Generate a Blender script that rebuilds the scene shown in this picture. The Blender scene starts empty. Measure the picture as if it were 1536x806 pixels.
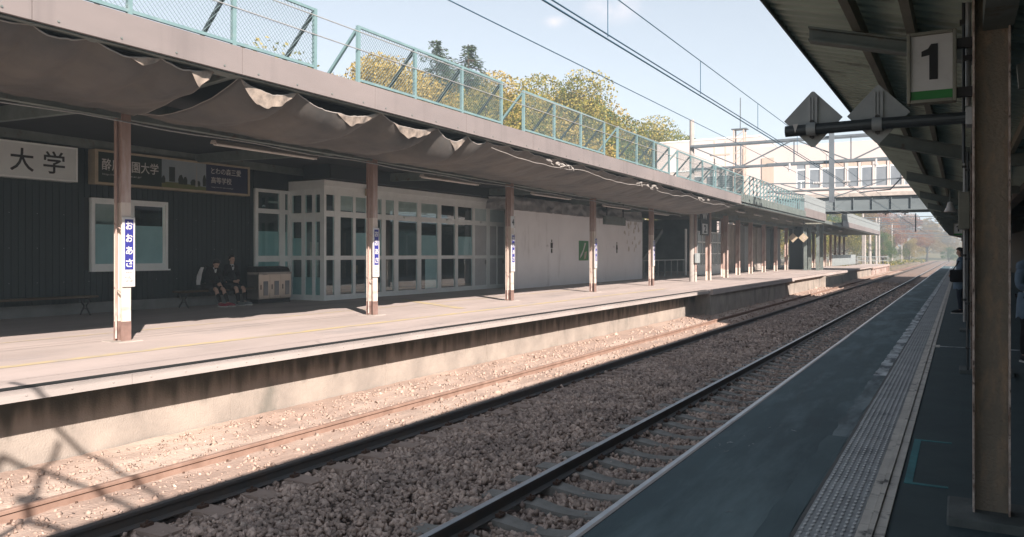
import bpy, bmesh, math, random
import numpy as np
from mathutils import Vector, Matrix, Euler, noise as mnoise

R = math.radians
scene = bpy.context.scene
COL = scene.collection
random.seed(11)
rng = np.random.default_rng(5)

# ------------------------------------------------------------------ camera
cam_d = bpy.data.cameras.new('camera')
cam = bpy.data.objects.new('camera', cam_d)
COL.objects.link(cam)
cam_d.sensor_width = 36.0
cam_d.lens = 27.656
cam_d.shift_y = -0.01432
cam_d.clip_start = 0.05
cam_d.clip_end = 5000
cam.location = (0, 0, 1.62)
cam.rotation_euler = (R(90), 0, R(29.66))
scene.camera = cam

# ------------------------------------------------------------------ light
SUN_EL = R(31.5)
SUN_H = Vector((0.787, -0.617, 0)).normalized()
to_sun = Vector((SUN_H.x*math.cos(SUN_EL), SUN_H.y*math.cos(SUN_EL), math.sin(SUN_EL)))
world = bpy.data.worlds.new('World')
scene.world = world
world.use_nodes = True
wn = world.node_tree.nodes; wl = world.node_tree.links
for n in list(wn): wn.remove(n)
wo = wn.new('ShaderNodeOutputWorld')
bg = wn.new('ShaderNodeBackground')
sky = wn.new('ShaderNodeTexSky')
sky.sky_type = 'NISHITA'
sky.sun_disc = False
sky.sun_elevation = SUN_EL
sky.sun_rotation = math.atan2(to_sun.x, to_sun.y)
sky.air_density = 1.0
sky.dust_density = 0.7
sky.ozone_density = 1.3
hsv = wn.new('ShaderNodeHueSaturation')
hsv.inputs['Saturation'].default_value = 0.54
tint = wn.new('ShaderNodeMixRGB'); tint.blend_type = 'MULTIPLY'; tint.inputs[0].default_value = 1.0; tint.inputs[2].default_value = (1.0, 0.965, 0.99, 1)
wl.new(sky.outputs[0], tint.inputs[1]); wl.new(tint.outputs[0], hsv.inputs['Color'])
# two small faint clouds, fixed in the sky by direction
geo = wn.new('ShaderNodeTexCoord')
gm = wn.new('ShaderNodeGamma'); gm.inputs[1].default_value = 0.8
wl.new(hsv.outputs[0], gm.inputs[0])
acc = gm.outputs[0]
def sky_dir(x, y):
    f = Vector((-math.sin(R(29.66)), math.cos(R(29.66)), 0)); r = Vector((math.cos(R(29.66)), math.sin(R(29.66)), 0))
    return (f + r*((x-768)/1180) + Vector((0, 0, 1))*((381-y)/1180)).normalized()
cn = wn.new('ShaderNodeTexNoise'); cn.inputs['Scale'].default_value = 38; cn.inputs['Detail'].default_value = 5
wl.new(geo.outputs['Generated'], cn.inputs['Vector'])
for (cx, cy, rad, amt) in ((922, 14, 0.05, 1.0), (832, 33, 0.022, 0.9)):
    d = sky_dir(cx, cy)
    sub = wn.new('ShaderNodeVectorMath'); sub.operation = 'SUBTRACT'
    wl.new(geo.outputs['Generated'], sub.inputs[0]); sub.inputs[1].default_value = d
    mul = wn.new('ShaderNodeVectorMath'); mul.operation = 'MULTIPLY'
    wl.new(sub.outputs[0], mul.inputs[0]); mul.inputs[1].default_value = (1, 1, 2.2)
    ln = wn.new('ShaderNodeVectorMath'); ln.operation = 'LENGTH'
    wl.new(mul.outputs[0], ln.inputs[0])
    mr = wn.new('ShaderNodeMapRange'); mr.inputs[1].default_value = rad; mr.inputs[2].default_value = 0.0
    mr.interpolation_type = 'SMOOTHSTEP'
    wl.new(ln.outputs['Value'], mr.inputs[0])
    mm = wn.new('ShaderNodeMath'); mm.operation = 'MULTIPLY'
    wl.new(mr.outputs[0], mm.inputs[0])
    cr = wn.new('ShaderNodeMapRange'); cr.inputs[1].default_value = 0.32; cr.inputs[2].default_value = 0.72; cr.inputs[4].default_value = amt
    wl.new(cn.outputs[0], cr.inputs[0]); wl.new(cr.outputs[0], mm.inputs[1])
    mx = wn.new('ShaderNodeMixRGB'); mx.inputs['Color2'].default_value = (5.4, 4.8, 4.9, 1)
    wl.new(mm.outputs[0], mx.inputs['Fac']); wl.new(acc, mx.inputs['Color1'])
    acc = mx.outputs[0]
wl.new(acc, bg.inputs['Color'])
bg.inputs['Strength'].default_value = 0.067
wl.new(bg.outputs[0], wo.inputs['Surface'])

sun_d = bpy.data.lights.new('sun', 'SUN')
sun_d.energy = 4.25
sun_d.angle = R(0.5)
sun_d.color = (1.0, 0.86, 0.77)
sun = bpy.data.objects.new('sun', sun_d)
COL.objects.link(sun)
sun.rotation_euler = to_sun.to_track_quat('Z', 'Y').to_euler()
sun.location = (60, -40, 60)

scene.view_settings.view_transform = 'Standard'
scene.view_settings.look = 'None'
scene.view_settings.gamma = 1.0
scene.view_settings.use_curve_mapping = False
scene.view_settings.exposure = 1.78
scene.render.engine = 'CYCLES'
scene.cycles.use_denoising = True
scene.cycles.max_bounces = 6
scene.cycles.transparent_max_bounces = 12
scene.cycles.volume_bounces = 0
scene.cycles.caustics_reflective = False
scene.cycles.caustics_refractive = False

# ------------------------------------------------------------------ materials
MATS = {}
def pm(name, c1, c2=None, scale=3.0, rough=0.7, bump=0.0, bscale=40.0, metal=0.0, stretch=(1, 1, 1), spec=0.5, lo=0.35, hi=0.65, detail=6.0, c3=None, s3=1.0, lo3=0.55, hi3=0.7, st3=(1, 1, 1), rand=0.0):
    """principled paint with two noise layers: c1/c2 large mottling, c3 patches (stains, rust, dirt)."""
    if name in MATS: return MATS[name]
    m = bpy.data.materials.new(name); m.use_nodes = True
    nt = m.node_tree; N = nt.nodes; L = nt.links
    b = N['Principled BSDF']
    b.inputs['Roughness'].default_value = rough
    b.inputs['Metallic'].default_value = metal
    b.inputs['Specular IOR Level'].default_value = spec
    tc = N.new('ShaderNodeTexCoord')
    def layer(sc, st, lo_, hi_):
        mp = N.new('ShaderNodeMapping'); mp.inputs['Scale'].default_value = st
        L.new(tc.outputs['Object'], mp.inputs[0])
        nz = N.new('ShaderNodeTexNoise'); nz.inputs['Scale'].default_value = sc; nz.inputs['Detail'].default_value = detail
        nz.inputs['Roughness'].default_value = 0.62
        L.new(mp.outputs[0], nz.inputs['Vector'])
        r_ = N.new('ShaderNodeMapRange'); r_.inputs[1].default_value = lo_; r_.inputs[2].default_value = hi_
        L.new(nz.outputs[0], r_.inputs[0])
        return r_.outputs[0]
    c2 = c2 or tuple(x*0.8 for x in c1)
    mx = N.new('ShaderNodeMixRGB'); mx.inputs[1].default_value = (*c1, 1); mx.inputs[2].default_value = (*c2, 1)
    L.new(layer(scale, stretch, lo, hi), mx.inputs[0])
    out = mx.outputs[0]
    if c3:
        m3 = N.new('ShaderNodeMixRGB'); m3.inputs[2].default_value = (*c3, 1)
        L.new(out, m3.inputs[1]); L.new(layer(s3, st3, lo3, hi3), m3.inputs[0])
        out = m3.outputs[0]
    if rand > 0:
        g = N.new('ShaderNodeNewGeometry')
        hv = N.new('ShaderNodeHueSaturation')
        vr = N.new('ShaderNodeMapRange'); vr.inputs[3].default_value = 1-rand; vr.inputs[4].default_value = 1+rand
        L.new(g.outputs['Random Per Island'], vr.inputs[0]); L.new(vr.outputs[0], hv.inputs['Value'])
        L.new(out, hv.inputs['Color']); out = hv.outputs[0]
    L.new(out, b.inputs['Base Color'])
    if bump > 0:
        nz = N.new('ShaderNodeTexNoise'); nz.inputs['Scale'].default_value = bscale; nz.inputs['Detail'].default_value = 4
        L.new(tc.outputs['Object'], nz.inputs['Vector'])
        bp = N.new('ShaderNodeBump'); bp.inputs['Strength'].default_value = bump; bp.inputs['Distance'].default_value = 0.02
        L.new(nz.outputs[0], bp.inputs['Height']); L.new(bp.outputs[0], b.inputs['Normal'])
    MATS[name] = m
    return m

def glass(name, tint=(0.75, 0.9, 0.9), refl=1.0):
    m = bpy.data.materials.new(name); m.use_nodes = True
    N = m.node_tree.nodes; L = m.node_tree.links
    for n in list(N): N.remove(n)
    o = N.new('ShaderNodeOutputMaterial'); t = N.new('ShaderNodeBsdfTransparent'); g = N.new('ShaderNodeBsdfGlossy')
    t.inputs[0].default_value = (*tint, 1); g.inputs['Roughness'].default_value = 0.02
    g.inputs[0].default_value = (0.9, 0.97, 1, 1)
    f = N.new('ShaderNodeFresnel'); f.inputs[0].default_value = 1.6
    gb = N.new('ShaderNodeNewGeometry'); fr_ = N.new('ShaderNodeMath'); fr_.operation = 'SUBTRACT'; fr_.inputs[0].default_value = 1.0; L.new(gb.outputs['Backfacing'], fr_.inputs[1])
    k2 = N.new('ShaderNodeMath'); k2.operation = 'MULTIPLY'
    k = N.new('ShaderNodeMath'); k.operation = 'MULTIPLY'; k.inputs[1].default_value = refl
    mx = N.new('ShaderNodeMixShader')
    L.new(f.outputs[0], k.inputs[0]); L.new(k.outputs[0], k2.inputs[0]); L.new(fr_.outputs[0], k2.inputs[1]); L.new(k2.outputs[0], mx.inputs[0])
    L.new(t.outputs[0], mx.inputs[1]); L.new(g.outputs[0], mx.inputs[2]); L.new(mx.outputs[0], o.inputs[0])
    return m

def leafmat(name, c1, c2, c3):
    m = bpy.data.materials.new(name); m.use_nodes = True
    N = m.node_tree.nodes; L = m.node_tree.links
    for n in list(N): N.remove(n)
    o = N.new('ShaderNodeOutputMaterial')
    g = N.new('ShaderNodeNewGeometry'); tc = N.new('ShaderNodeTexCoord')
    nz = N.new('ShaderNodeTexNoise'); nz.inputs['Scale'].default_value = 0.55; nz.inputs['Detail'].default_value = 2
    L.new(tc.outputs['Object'], nz.inputs['Vector'])
    ad = N.new('ShaderNodeMath'); ad.operation = 'ADD'
    a2 = N.new('ShaderNodeMath'); a2.operation = 'MULTIPLY_ADD'; a2.inputs[1].default_value = 0.5; a2.inputs[2].default_value = -0.25
    L.new(g.outputs['Random Per Island'], a2.inputs[0]); L.new(nz.outputs[0], ad.inputs[0]); L.new(a2.outputs[0], ad.inputs[1])
    cr = N.new('ShaderNodeValToRGB')
    cr.color_ramp.elements[0].position = 0.3; cr.color_ramp.elements[0].color = (*c1, 1)
    cr.color_ramp.elements[1].position = 0.72; cr.color_ramp.elements[1].color = (*c3, 1)
    e = cr.color_ramp.elements.new(0.5); e.color = (*c2, 1)
    L.new(ad.outputs[0], cr.inputs[0])
    d = N.new('ShaderNodeBsdfDiffuse'); t = N.new('ShaderNodeBsdfTranslucent'); mx = N.new('ShaderNodeMixShader'); mx.inputs[0].default_value = 0.3
    L.new(cr.outputs[0], d.inputs[0]); L.new(cr.outputs[0], t.inputs[0])
    L.new(d.outputs[0], mx.inputs[1]); L.new(t.outputs[0], mx.inputs[2]); L.new(mx.outputs[0], o.inputs[0])
    return m

M = {}
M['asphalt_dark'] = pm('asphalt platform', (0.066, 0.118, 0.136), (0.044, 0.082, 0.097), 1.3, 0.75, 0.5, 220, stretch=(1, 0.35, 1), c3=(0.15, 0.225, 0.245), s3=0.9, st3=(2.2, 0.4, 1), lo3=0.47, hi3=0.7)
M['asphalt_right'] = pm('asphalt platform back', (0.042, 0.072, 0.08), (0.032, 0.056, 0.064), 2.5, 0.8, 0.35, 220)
M['platform_left'] = pm('worn concrete platform', (0.45, 0.39, 0.365), (0.355, 0.31, 0.29), 0.9, 0.85, 0.2, 150, stretch=(1, 0.3, 1), c3=(0.30, 0.275, 0.27), s3=1.6, st3=(1, 0.25, 1), lo3=0.56, hi3=0.75)
M['concrete'] = pm('stained concrete', (0.42, 0.38, 0.345), (0.30, 0.275, 0.25), 1.6, 0.9, 0.3, 60, c3=(0.13, 0.125, 0.12), s3=2.4, st3=(1, 1, 0.18), lo3=0.58, hi3=0.74)
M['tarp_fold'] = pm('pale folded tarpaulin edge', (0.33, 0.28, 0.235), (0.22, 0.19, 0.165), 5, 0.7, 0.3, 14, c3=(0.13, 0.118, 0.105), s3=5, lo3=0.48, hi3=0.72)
M['plinth_dark'] = pm('dark stained plinth', (0.11, 0.125, 0.125), (0.075, 0.09, 0.09), 4, 0.9, 0.4, 50)
M['wall_shade'] = pm('dark wall shade', (0.055, 0.058, 0.048), (0.085, 0.085, 0.07), 2.5, 0.95, 0.3, 40, stretch=(1, 1, .3))  # unused tone for shade painted on the upper wall
M['concrete_wall'] = pm('mossy concrete', (0.36, 0.32, 0.28), (0.25, 0.225, 0.2), 1.3, 0.95, 0.4, 45, c3=(0.11, 0.115, 0.1), s3=1.7, st3=(1, 0.5, 0.25), lo3=0.54, hi3=0.75)
M['coping'] = pm('pale coping', (0.40, 0.365, 0.345), (0.31, 0.285, 0.27), 1.5, 0.85, 0.2, 80, stretch=(1, 0.4, 1))
M['rubber'] = pm('black rubber', (0.02, 0.024, 0.025), None, 3, 0.6)
M['yellow_paint'] = pm('worn yellow paint', (0.52, 0.43, 0.21), (0.45, 0.38, 0.27), 2.2, 0.8, stretch=(3, 0.6, 1), c3=(0.36, 0.33, 0.31), s3=3.0, st3=(3, 0.6, 1), lo3=0.5, hi3=0.62)
M['white_paint'] = pm('worn white paint', (0.72, 0.76, 0.78), (0.32, 0.36, 0.38), 2.2, 0.8, stretch=(1.5, 1, 1), c3=(0.09, 0.11, 0.125), s3=2.6, st3=(2, 0.7, 1), lo3=0.45, hi3=0.62)
M['white_worn'] = pm('badly worn white paint', (0.24, 0.30, 0.32), (0.11, 0.155, 0.17), 2.2, 0.8, stretch=(1.5, .6, 1), c3=(0.08, 0.11, 0.125), s3=2.0, st3=(2, 0.5, 1), lo3=0.42, hi3=0.58)
M['faded_paint'] = pm('nearly worn off paint', (0.085, 0.135, 0.15), (0.055, 0.095, 0.108), 2.0, 0.8, stretch=(2, 0.5, 1))
M['teal_paint'] = pm('teal floor paint', (0.05, 0.22, 0.24), (0.04, 0.15, 0.17), 5, 0.8)
M['tactile'] = pm('tactile block', (0.42, 0.435, 0.445), (0.31, 0.325, 0.335), 2.5, 0.8, 0.2, 150, c3=(0.18, 0.195, 0.205), s3=3.5, lo3=0.55, hi3=0.75)
M['pale_tile'] = pm('pale edge tile', (0.68, 0.64, 0.58), (0.52, 0.49, 0.45), 3.0, 0.8, 0.2, 100, c3=(0.12, 0.115, 0.11), s3=5, lo3=0.58, hi3=0.7)
M['ballast'] = pm('brown ballast stone', (0.47, 0.365, 0.305), (0.31, 0.245, 0.21), 1.2, 0.92, rand=0.36, lo=0.4, hi=0.62, c3=(0.55, 0.48, 0.42), s3=9, lo3=0.6, hi3=0.72)
M['sleeper_dusty'] = pm('dusty sleeper', (0.36, 0.28, 0.235), (0.30, 0.23, 0.19), 4, 0.95, 0.2, 60)
M['ballast_dusty'] = pm('dusty tan ballast', (0.37, 0.28, 0.23), (0.30, 0.225, 0.185), 2.5, 0.95, rand=0.14, lo=0.4, hi=0.62)
M['rail_dusty'] = pm('dusty rail', (0.28, 0.19, 0.15), (0.20, 0.13, 0.10), 4, 0.85)
M['rail_dark'] = pm('oily dark rail', (0.075, 0.08, 0.082), (0.10, 0.085, 0.075), 4, 0.6, metal=0.2)
M['tactile_top'] = pm('worn stud tops', (0.74, 0.74, 0.73), (0.6, 0.6, 0.6), 4, 0.8)
M['ballast_bed'] = pm('ballast bed', (0.28, 0.21, 0.175), (0.14, 0.11, 0.095), 22, 0.95, 1.0, 24, detail=8)
M['dust_bed'] = pm('dusty trackside', (0.37, 0.28, 0.23), (0.28, 0.212, 0.176), 1.4, 0.95, 0.8, 26, c3=(0.45, 0.37, 0.31), s3=0.8, st3=(1, .3, 1), lo3=0.5, hi3=0.65)
M['earth'] = pm('earth', (0.20, 0.16, 0.12), (0.12, 0.11, 0.07), 0.15, 0.95, 0.5, 3)
M['hill'] = pm('hill undergrowth', (0.10, 0.10, 0.035), (0.16, 0.12, 0.05), 0.12, 0.95, 0.8, 1.5)
M['sleeper'] = pm('weathered sleeper concrete', (0.27, 0.265, 0.245), (0.18, 0.175, 0.16), 4, 0.9, 0.25, 60)
M['rail_side'] = pm('rusty rail', (0.075, 0.05, 0.042), (0.11, 0.065, 0.045), 5, 0.75, 0.2, 80, metal=0.2)
M['rail_top'] = pm('polished rail head', (0.48, 0.52, 0.56), (0.38, 0.42, 0.46), 3, 0.3, metal=0.4)
M['rust_column'] = pm('rusty painted steel', (0.36, 0.26, 0.225), (0.25, 0.16, 0.13), 3.0, 0.75, 0.25, 50, stretch=(1, 1, 0.25), c3=(0.50, 0.43, 0.40), s3=2.2, st3=(1, 1, 0.2), lo3=0.45, hi3=0.6)
M['white_column'] = pm('pale column tone with rust runs', (0.60, 0.55, 0.50), (0.48, 0.40, 0.34), 2.5, 0.7, 0.15, 60, stretch=(1, 1, 0.2), c3=(0.30, 0.15, 0.09), s3=3.4, st3=(1, 1, 0.12), lo3=0.58, hi3=0.66)
M['brown_base'] = pm('brown base paint', (0.23, 0.15, 0.13), (0.17, 0.11, 0.09), 5, 0.8, 0.2, 60)
M['pillar_rust'] = pm('dark rusty pillar', (0.235, 0.195, 0.15), (0.135, 0.13, 0.11), 2.2, 0.8, 0.8, 60, stretch=(1, 1, 0.3), c3=(0.34, 0.245, 0.165), s3=9.0, st3=(1, 1, 0.3), lo3=0.48, hi3=0.7)
M['pillar_edge'] = pm('worn pale pillar edge', (0.60, 0.53, 0.49), (0.20, 0.14, 0.11), 9, 0.7, 0.3, 60, c3=(0.07, 0.05, 0.04), s3=14, lo3=0.57, hi3=0.66)
M['fascia'] = pm('grey fascia sheet', (0.215, 0.19, 0.185), (0.175, 0.157, 0.155), 1.0, 0.6, stretch=(1, 0.3, 1), c3=(0.12, 0.108, 0.108), s3=1.5, st3=(1, 1, 0.08), lo3=0.52, hi3=0.8)
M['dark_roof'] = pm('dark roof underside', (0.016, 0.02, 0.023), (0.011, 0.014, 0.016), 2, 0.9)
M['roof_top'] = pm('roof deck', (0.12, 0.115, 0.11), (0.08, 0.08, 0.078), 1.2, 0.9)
M['deck'] = pm('green grey roof deck', (0.42, 0.52, 0.46), (0.33, 0.41, 0.365), 1.2, 0.6, stretch=(0.4, 1, 1), c3=(0.18, 0.205, 0.18), s3=2.0, lo3=0.55, hi3=0.7)
M['steel_dark'] = pm('dark grey green steel', (0.15, 0.18, 0.17), (0.10, 0.125, 0.12), 3, 0.6, 0.1, 40, c3=(0.09, 0.06, 0.04), s3=4, lo3=0.6, hi3=0.72)
M['steel_olive'] = pm('olive painted steel', (0.24, 0.24, 0.195), (0.17, 0.175, 0.145), 3, 0.6, 0.1, 40)
M['galv'] = pm('galvanised steel', (0.33, 0.35, 0.36), (0.25, 0.27, 0.28), 6, 0.5, metal=0.35)
M['pipe_dark'] = pm('dark pipe', (0.06, 0.072, 0.08), (0.04, 0.05, 0.056), 5, 0.45, metal=0.3)
M['sign_back'] = pm('bare sign back', (0.32, 0.35, 0.36), (0.25, 0.275, 0.285), 4, 0.55, metal=0.2)
M['teal_steel'] = pm('teal painted steel', (0.155, 0.25, 0.26), (0.125, 0.21, 0.225), 4, 0.55, c3=(0.24, 0.31, 0.31), s3=3, lo3=0.6, hi3=0.75)
M['teal_wire'] = pm('teal coated wire', (0.15, 0.22, 0.235), None, 4, 0.5)
M['pale_steel'] = pm('pale grey steel', (0.30, 0.335, 0.34), (0.25, 0.285, 0.29), 3, 0.55)
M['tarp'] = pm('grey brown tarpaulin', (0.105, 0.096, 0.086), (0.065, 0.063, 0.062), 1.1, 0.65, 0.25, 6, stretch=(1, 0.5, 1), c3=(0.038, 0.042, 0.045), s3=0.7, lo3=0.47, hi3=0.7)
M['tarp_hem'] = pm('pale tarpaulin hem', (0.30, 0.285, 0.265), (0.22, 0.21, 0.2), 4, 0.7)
M['silver_sheet'] = pm('silver sheet', (0.34, 0.35, 0.36), (0.24, 0.25, 0.26), 3, 0.45, 0.4, 5)
M['siding'] = pm('black green siding', (0.015, 0.029, 0.034), (0.011, 0.022, 0.026), 1.4, 0.6, stretch=(1, 3, 0.3))
M['siding_trim'] = pm('dark wall', (0.014, 0.020, 0.023), None, 1.4, 0.7)
M['skirting'] = pm('grey plinth', (0.20, 0.21, 0.21), (0.15, 0.16, 0.16), 2, 0.85)
M['alu'] = pm('white aluminium frame', (0.80, 0.86, 0.87), (0.73, 0.79, 0.80), 3, 0.45)
M['white_wall'] = pm('white painted wall', (0.86, 0.89, 0.93), (0.80, 0.83, 0.87), 0.9, 0.75, 0.08, 10, c3=(0.62, 0.64, 0.67), s3=1.3, st3=(1, 1, 0.25), lo3=0.58, hi3=0.75)
M['room_dark'] = pm('dark room', (0.16, 0.21, 0.22), (0.11, 0.15, 0.16), 1, 0.9)
M['frost'] = pm('frosted film and pane reflections', (0.56, 0.69, 0.71), (0.47, 0.60, 0.63), 2, 0.5)
M['curtain'] = pm('pale roller blind', (0.66, 0.64, 0.60), None, 2, 0.8)
M['door_white'] = pm('pale door panel', (0.50, 0.535, 0.56), (0.45, 0.485, 0.51), 2, 0.55)
M['black'] = pm('black paint', (0.012, 0.012, 0.014), None, 4, 0.6)
M['ink'] = pm('sign black', (0.015, 0.016, 0.018), None, 4, 0.7)
M['sign_white'] = pm('sign white', (0.55, 0.55, 0.54), (0.48, 0.48, 0.475), 3, 0.5, c3=(0.40, 0.40, 0.39), s3=3, lo3=0.6, hi3=0.75)
M['sign_grey'] = pm('sign pale grey', (0.66, 0.72, 0.73), (0.58, 0.64, 0.65), 1.5, 0.5)
M['sign_cream'] = pm('cream sign frame', (0.42, 0.36, 0.26), (0.34, 0.29, 0.21), 3, 0.6)
M['sign_green'] = pm('sign green', (0.015, 0.20, 0.035), None, 4, 0.5)
M['sign_blue'] = pm('sign blue', (0.03, 0.034, 0.24), (0.026, 0.03, 0.2), 4, 0.45)
M['sign_navy'] = pm('sign navy', (0.014, 0.018, 0.06), None, 4, 0.5)
M['sign_dkgreen'] = pm('sign dark green', (0.012, 0.026, 0.018), None, 4, 0.5)
M['letter'] = pm('letter white', (0.62, 0.62, 0.60), None, 4, 0.6)
M['photo_sky'] = pm('printed sky', (0.22, 0.29, 0.34), (0.30, 0.36, 0.39), 0.8, 0.5)
M['photo_grass'] = pm('printed lawn', (0.10, 0.13, 0.035), (0.15, 0.16, 0.06), 3, 0.5)
M['photo_dark'] = pm('printed trees', (0.012, 0.02, 0.014), (0.02, 0.03, 0.018), 6, 0.5)
M['photo_pale'] = pm('printed spire', (0.35, 0.36, 0.35), None, 6, 0.5)
M['lamp_body'] = pm('lamp housing', (0.40, 0.37, 0.34), (0.33, 0.30, 0.28), 4, 0.5)
M['lamp_tube'] = pm('unlit tube', (0.62, 0.61, 0.58), None, 4, 0.35)
M['bench_wood'] = pm('worn bench slats', (0.12, 0.085, 0.05), (0.08, 0.055, 0.035), 6, 0.6, stretch=(1, 0.2, 1))
M['iron'] = pm('cast iron', (0.04, 0.042, 0.044), None, 4, 0.6)
M['steel_bin'] = pm('brushed stainless', (0.62, 0.58, 0.53), (0.55, 0.52, 0.48), 3, 0.32, metal=0.9)
M['skin'] = pm('skin', (0.46, 0.30, 0.23), (0.42, 0.27, 0.205), 8, 0.55)
M['hair'] = pm('black hair', (0.012, 0.011, 0.011), None, 8, 0.45)
M['navy_cloth'] = pm('dark navy cloth', (0.014, 0.016, 0.022), (0.01, 0.012, 0.017), 6, 0.9)
M['white_cloth'] = pm('white cloth', (0.58, 0.60, 0.62), None, 6, 0.85)
M['black_cloth'] = pm('black cloth', (0.011, 0.011, 0.013), None, 6, 0.9)
M['blue_jacket'] = pm('blue grey jacket', (0.13, 0.20, 0.27), (0.09, 0.14, 0.20), 5, 0.85)
M['denim'] = pm('dark denim', (0.02, 0.028, 0.045), None, 7, 0.9)
M['shoe_red'] = pm('red shoe', (0.26, 0.03, 0.05), None, 7, 0.6)
M['shoe_grey'] = pm('grey shoe', (0.16, 0.18, 0.18), None, 7, 0.7)
M['sole'] = pm('white sole', (0.6, 0.6, 0.58), None, 7, 0.7)
M['bridge_steel'] = pm('blue grey girder paint', (0.14, 0.17, 0.18), (0.10, 0.125, 0.135), 0.6, 0.6, stretch=(0.3, 1, 1))
M['pale_render'] = pm('pale pink render', (0.52, 0.465, 0.445), (0.47, 0.42, 0.40), 0.3, 0.9)
M['beige_panel'] = pm('beige louvre panel', (0.46, 0.37, 0.31), (0.40, 0.32, 0.27), 2, 0.8, stretch=(6, 6, 0.2))
M['far_glass'] = pm('distant window glass', (0.20, 0.225, 0.25), (0.14, 0.165, 0.19), 0.5, 0.12)
M['cat_steel'] = pm('catenary steel', (0.13, 0.16, 0.18), (0.10, 0.12, 0.14), 2, 0.55, metal=0.2)
M['cat_conc'] = pm('concrete mast', (0.36, 0.335, 0.31), (0.28, 0.26, 0.245), 1.5, 0.85)
M['wire'] = pm('overhead wire', (0.05, 0.13, 0.20), None, 4, 0.45, metal=0.5)
M['wire_pale'] = pm('bright overhead wire', (0.40, 0.42, 0.42), None, 4, 0.4, metal=0.3)
M['insul'] = pm('white insulator', (0.55, 0.55, 0.54), None, 4, 0.3)
M['bark'] = pm('bark', (0.10, 0.075, 0.055), (0.06, 0.045, 0.035), 4, 0.95, 0.5, 12)
M['leaf_yellow'] = leafmat('yellow autumn leaves', (0.20, 0.155, 0.045), (0.34, 0.255, 0.075), (0.44, 0.35, 0.13))
M['leaf_gold'] = leafmat('golden olive leaves', (0.095, 0.115, 0.03), (0.20, 0.19, 0.05), (0.38, 0.31, 0.09))
M['leaf_green'] = leafmat('green leaves', (0.035, 0.07, 0.018), (0.065, 0.12, 0.025), (0.12, 0.17, 0.04))
M['leaf_spruce'] = leafmat('spruce needles', (0.07, 0.11, 0.06), (0.10, 0.15, 0.08), (0.15, 0.20, 0.105))
M['leaf_red'] = leafmat('russet leaves', (0.17, 0.05, 0.03), (0.26, 0.10, 0.05), (0.34, 0.18, 0.06))
M['leaf_brown'] = leafmat('tan autumn leaves', (0.16, 0.10, 0.04), (0.26, 0.17, 0.06), (0.34, 0.24, 0.09))
M['glass'] = glass('window glass', (0.88, 0.97, 0.98), 1.9)
M['glass_side'] = glass('porch glass', (0.8, 0.93, 0.93), 1.6)
M['brace_dark'] = pm('dark brace steel', (0.04, 0.06, 0.065), (0.03, 0.045, 0.05), 4, 0.6)
M['car_blue'] = pm('blue car paint', (0.05, 0.09, 0.2), None, 3, 0.25)
M['car_white'] = pm('white car paint', (0.6, 0.6, 0.6), None, 3, 0.25)
M['tyre'] = pm('tyre', (0.015, 0.015, 0.016), None, 3, 0.8)

def shaded_wall():
    # concrete with the coping's shade painted into its upper band, ragged and streaky
    m = M['concrete_wall'].copy(); m.name = 'concrete with painted shade band'
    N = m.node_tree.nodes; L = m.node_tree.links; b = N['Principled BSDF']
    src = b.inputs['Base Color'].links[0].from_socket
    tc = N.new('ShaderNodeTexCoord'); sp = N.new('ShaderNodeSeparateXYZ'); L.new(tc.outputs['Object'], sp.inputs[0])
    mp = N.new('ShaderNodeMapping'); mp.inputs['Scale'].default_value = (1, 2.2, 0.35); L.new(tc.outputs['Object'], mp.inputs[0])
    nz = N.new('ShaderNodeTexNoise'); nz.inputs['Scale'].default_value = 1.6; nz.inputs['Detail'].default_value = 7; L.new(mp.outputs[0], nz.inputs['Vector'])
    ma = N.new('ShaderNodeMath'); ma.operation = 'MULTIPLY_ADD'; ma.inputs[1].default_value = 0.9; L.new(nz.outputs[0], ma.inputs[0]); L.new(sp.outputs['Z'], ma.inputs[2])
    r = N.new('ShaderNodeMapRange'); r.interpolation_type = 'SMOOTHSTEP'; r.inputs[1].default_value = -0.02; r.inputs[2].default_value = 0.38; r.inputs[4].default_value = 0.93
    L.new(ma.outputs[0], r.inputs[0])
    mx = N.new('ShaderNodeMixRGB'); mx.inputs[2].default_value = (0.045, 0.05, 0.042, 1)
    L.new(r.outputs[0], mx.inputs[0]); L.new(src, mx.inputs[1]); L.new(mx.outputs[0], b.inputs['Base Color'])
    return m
M['wall_shaded'] = shaded_wall()
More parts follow.
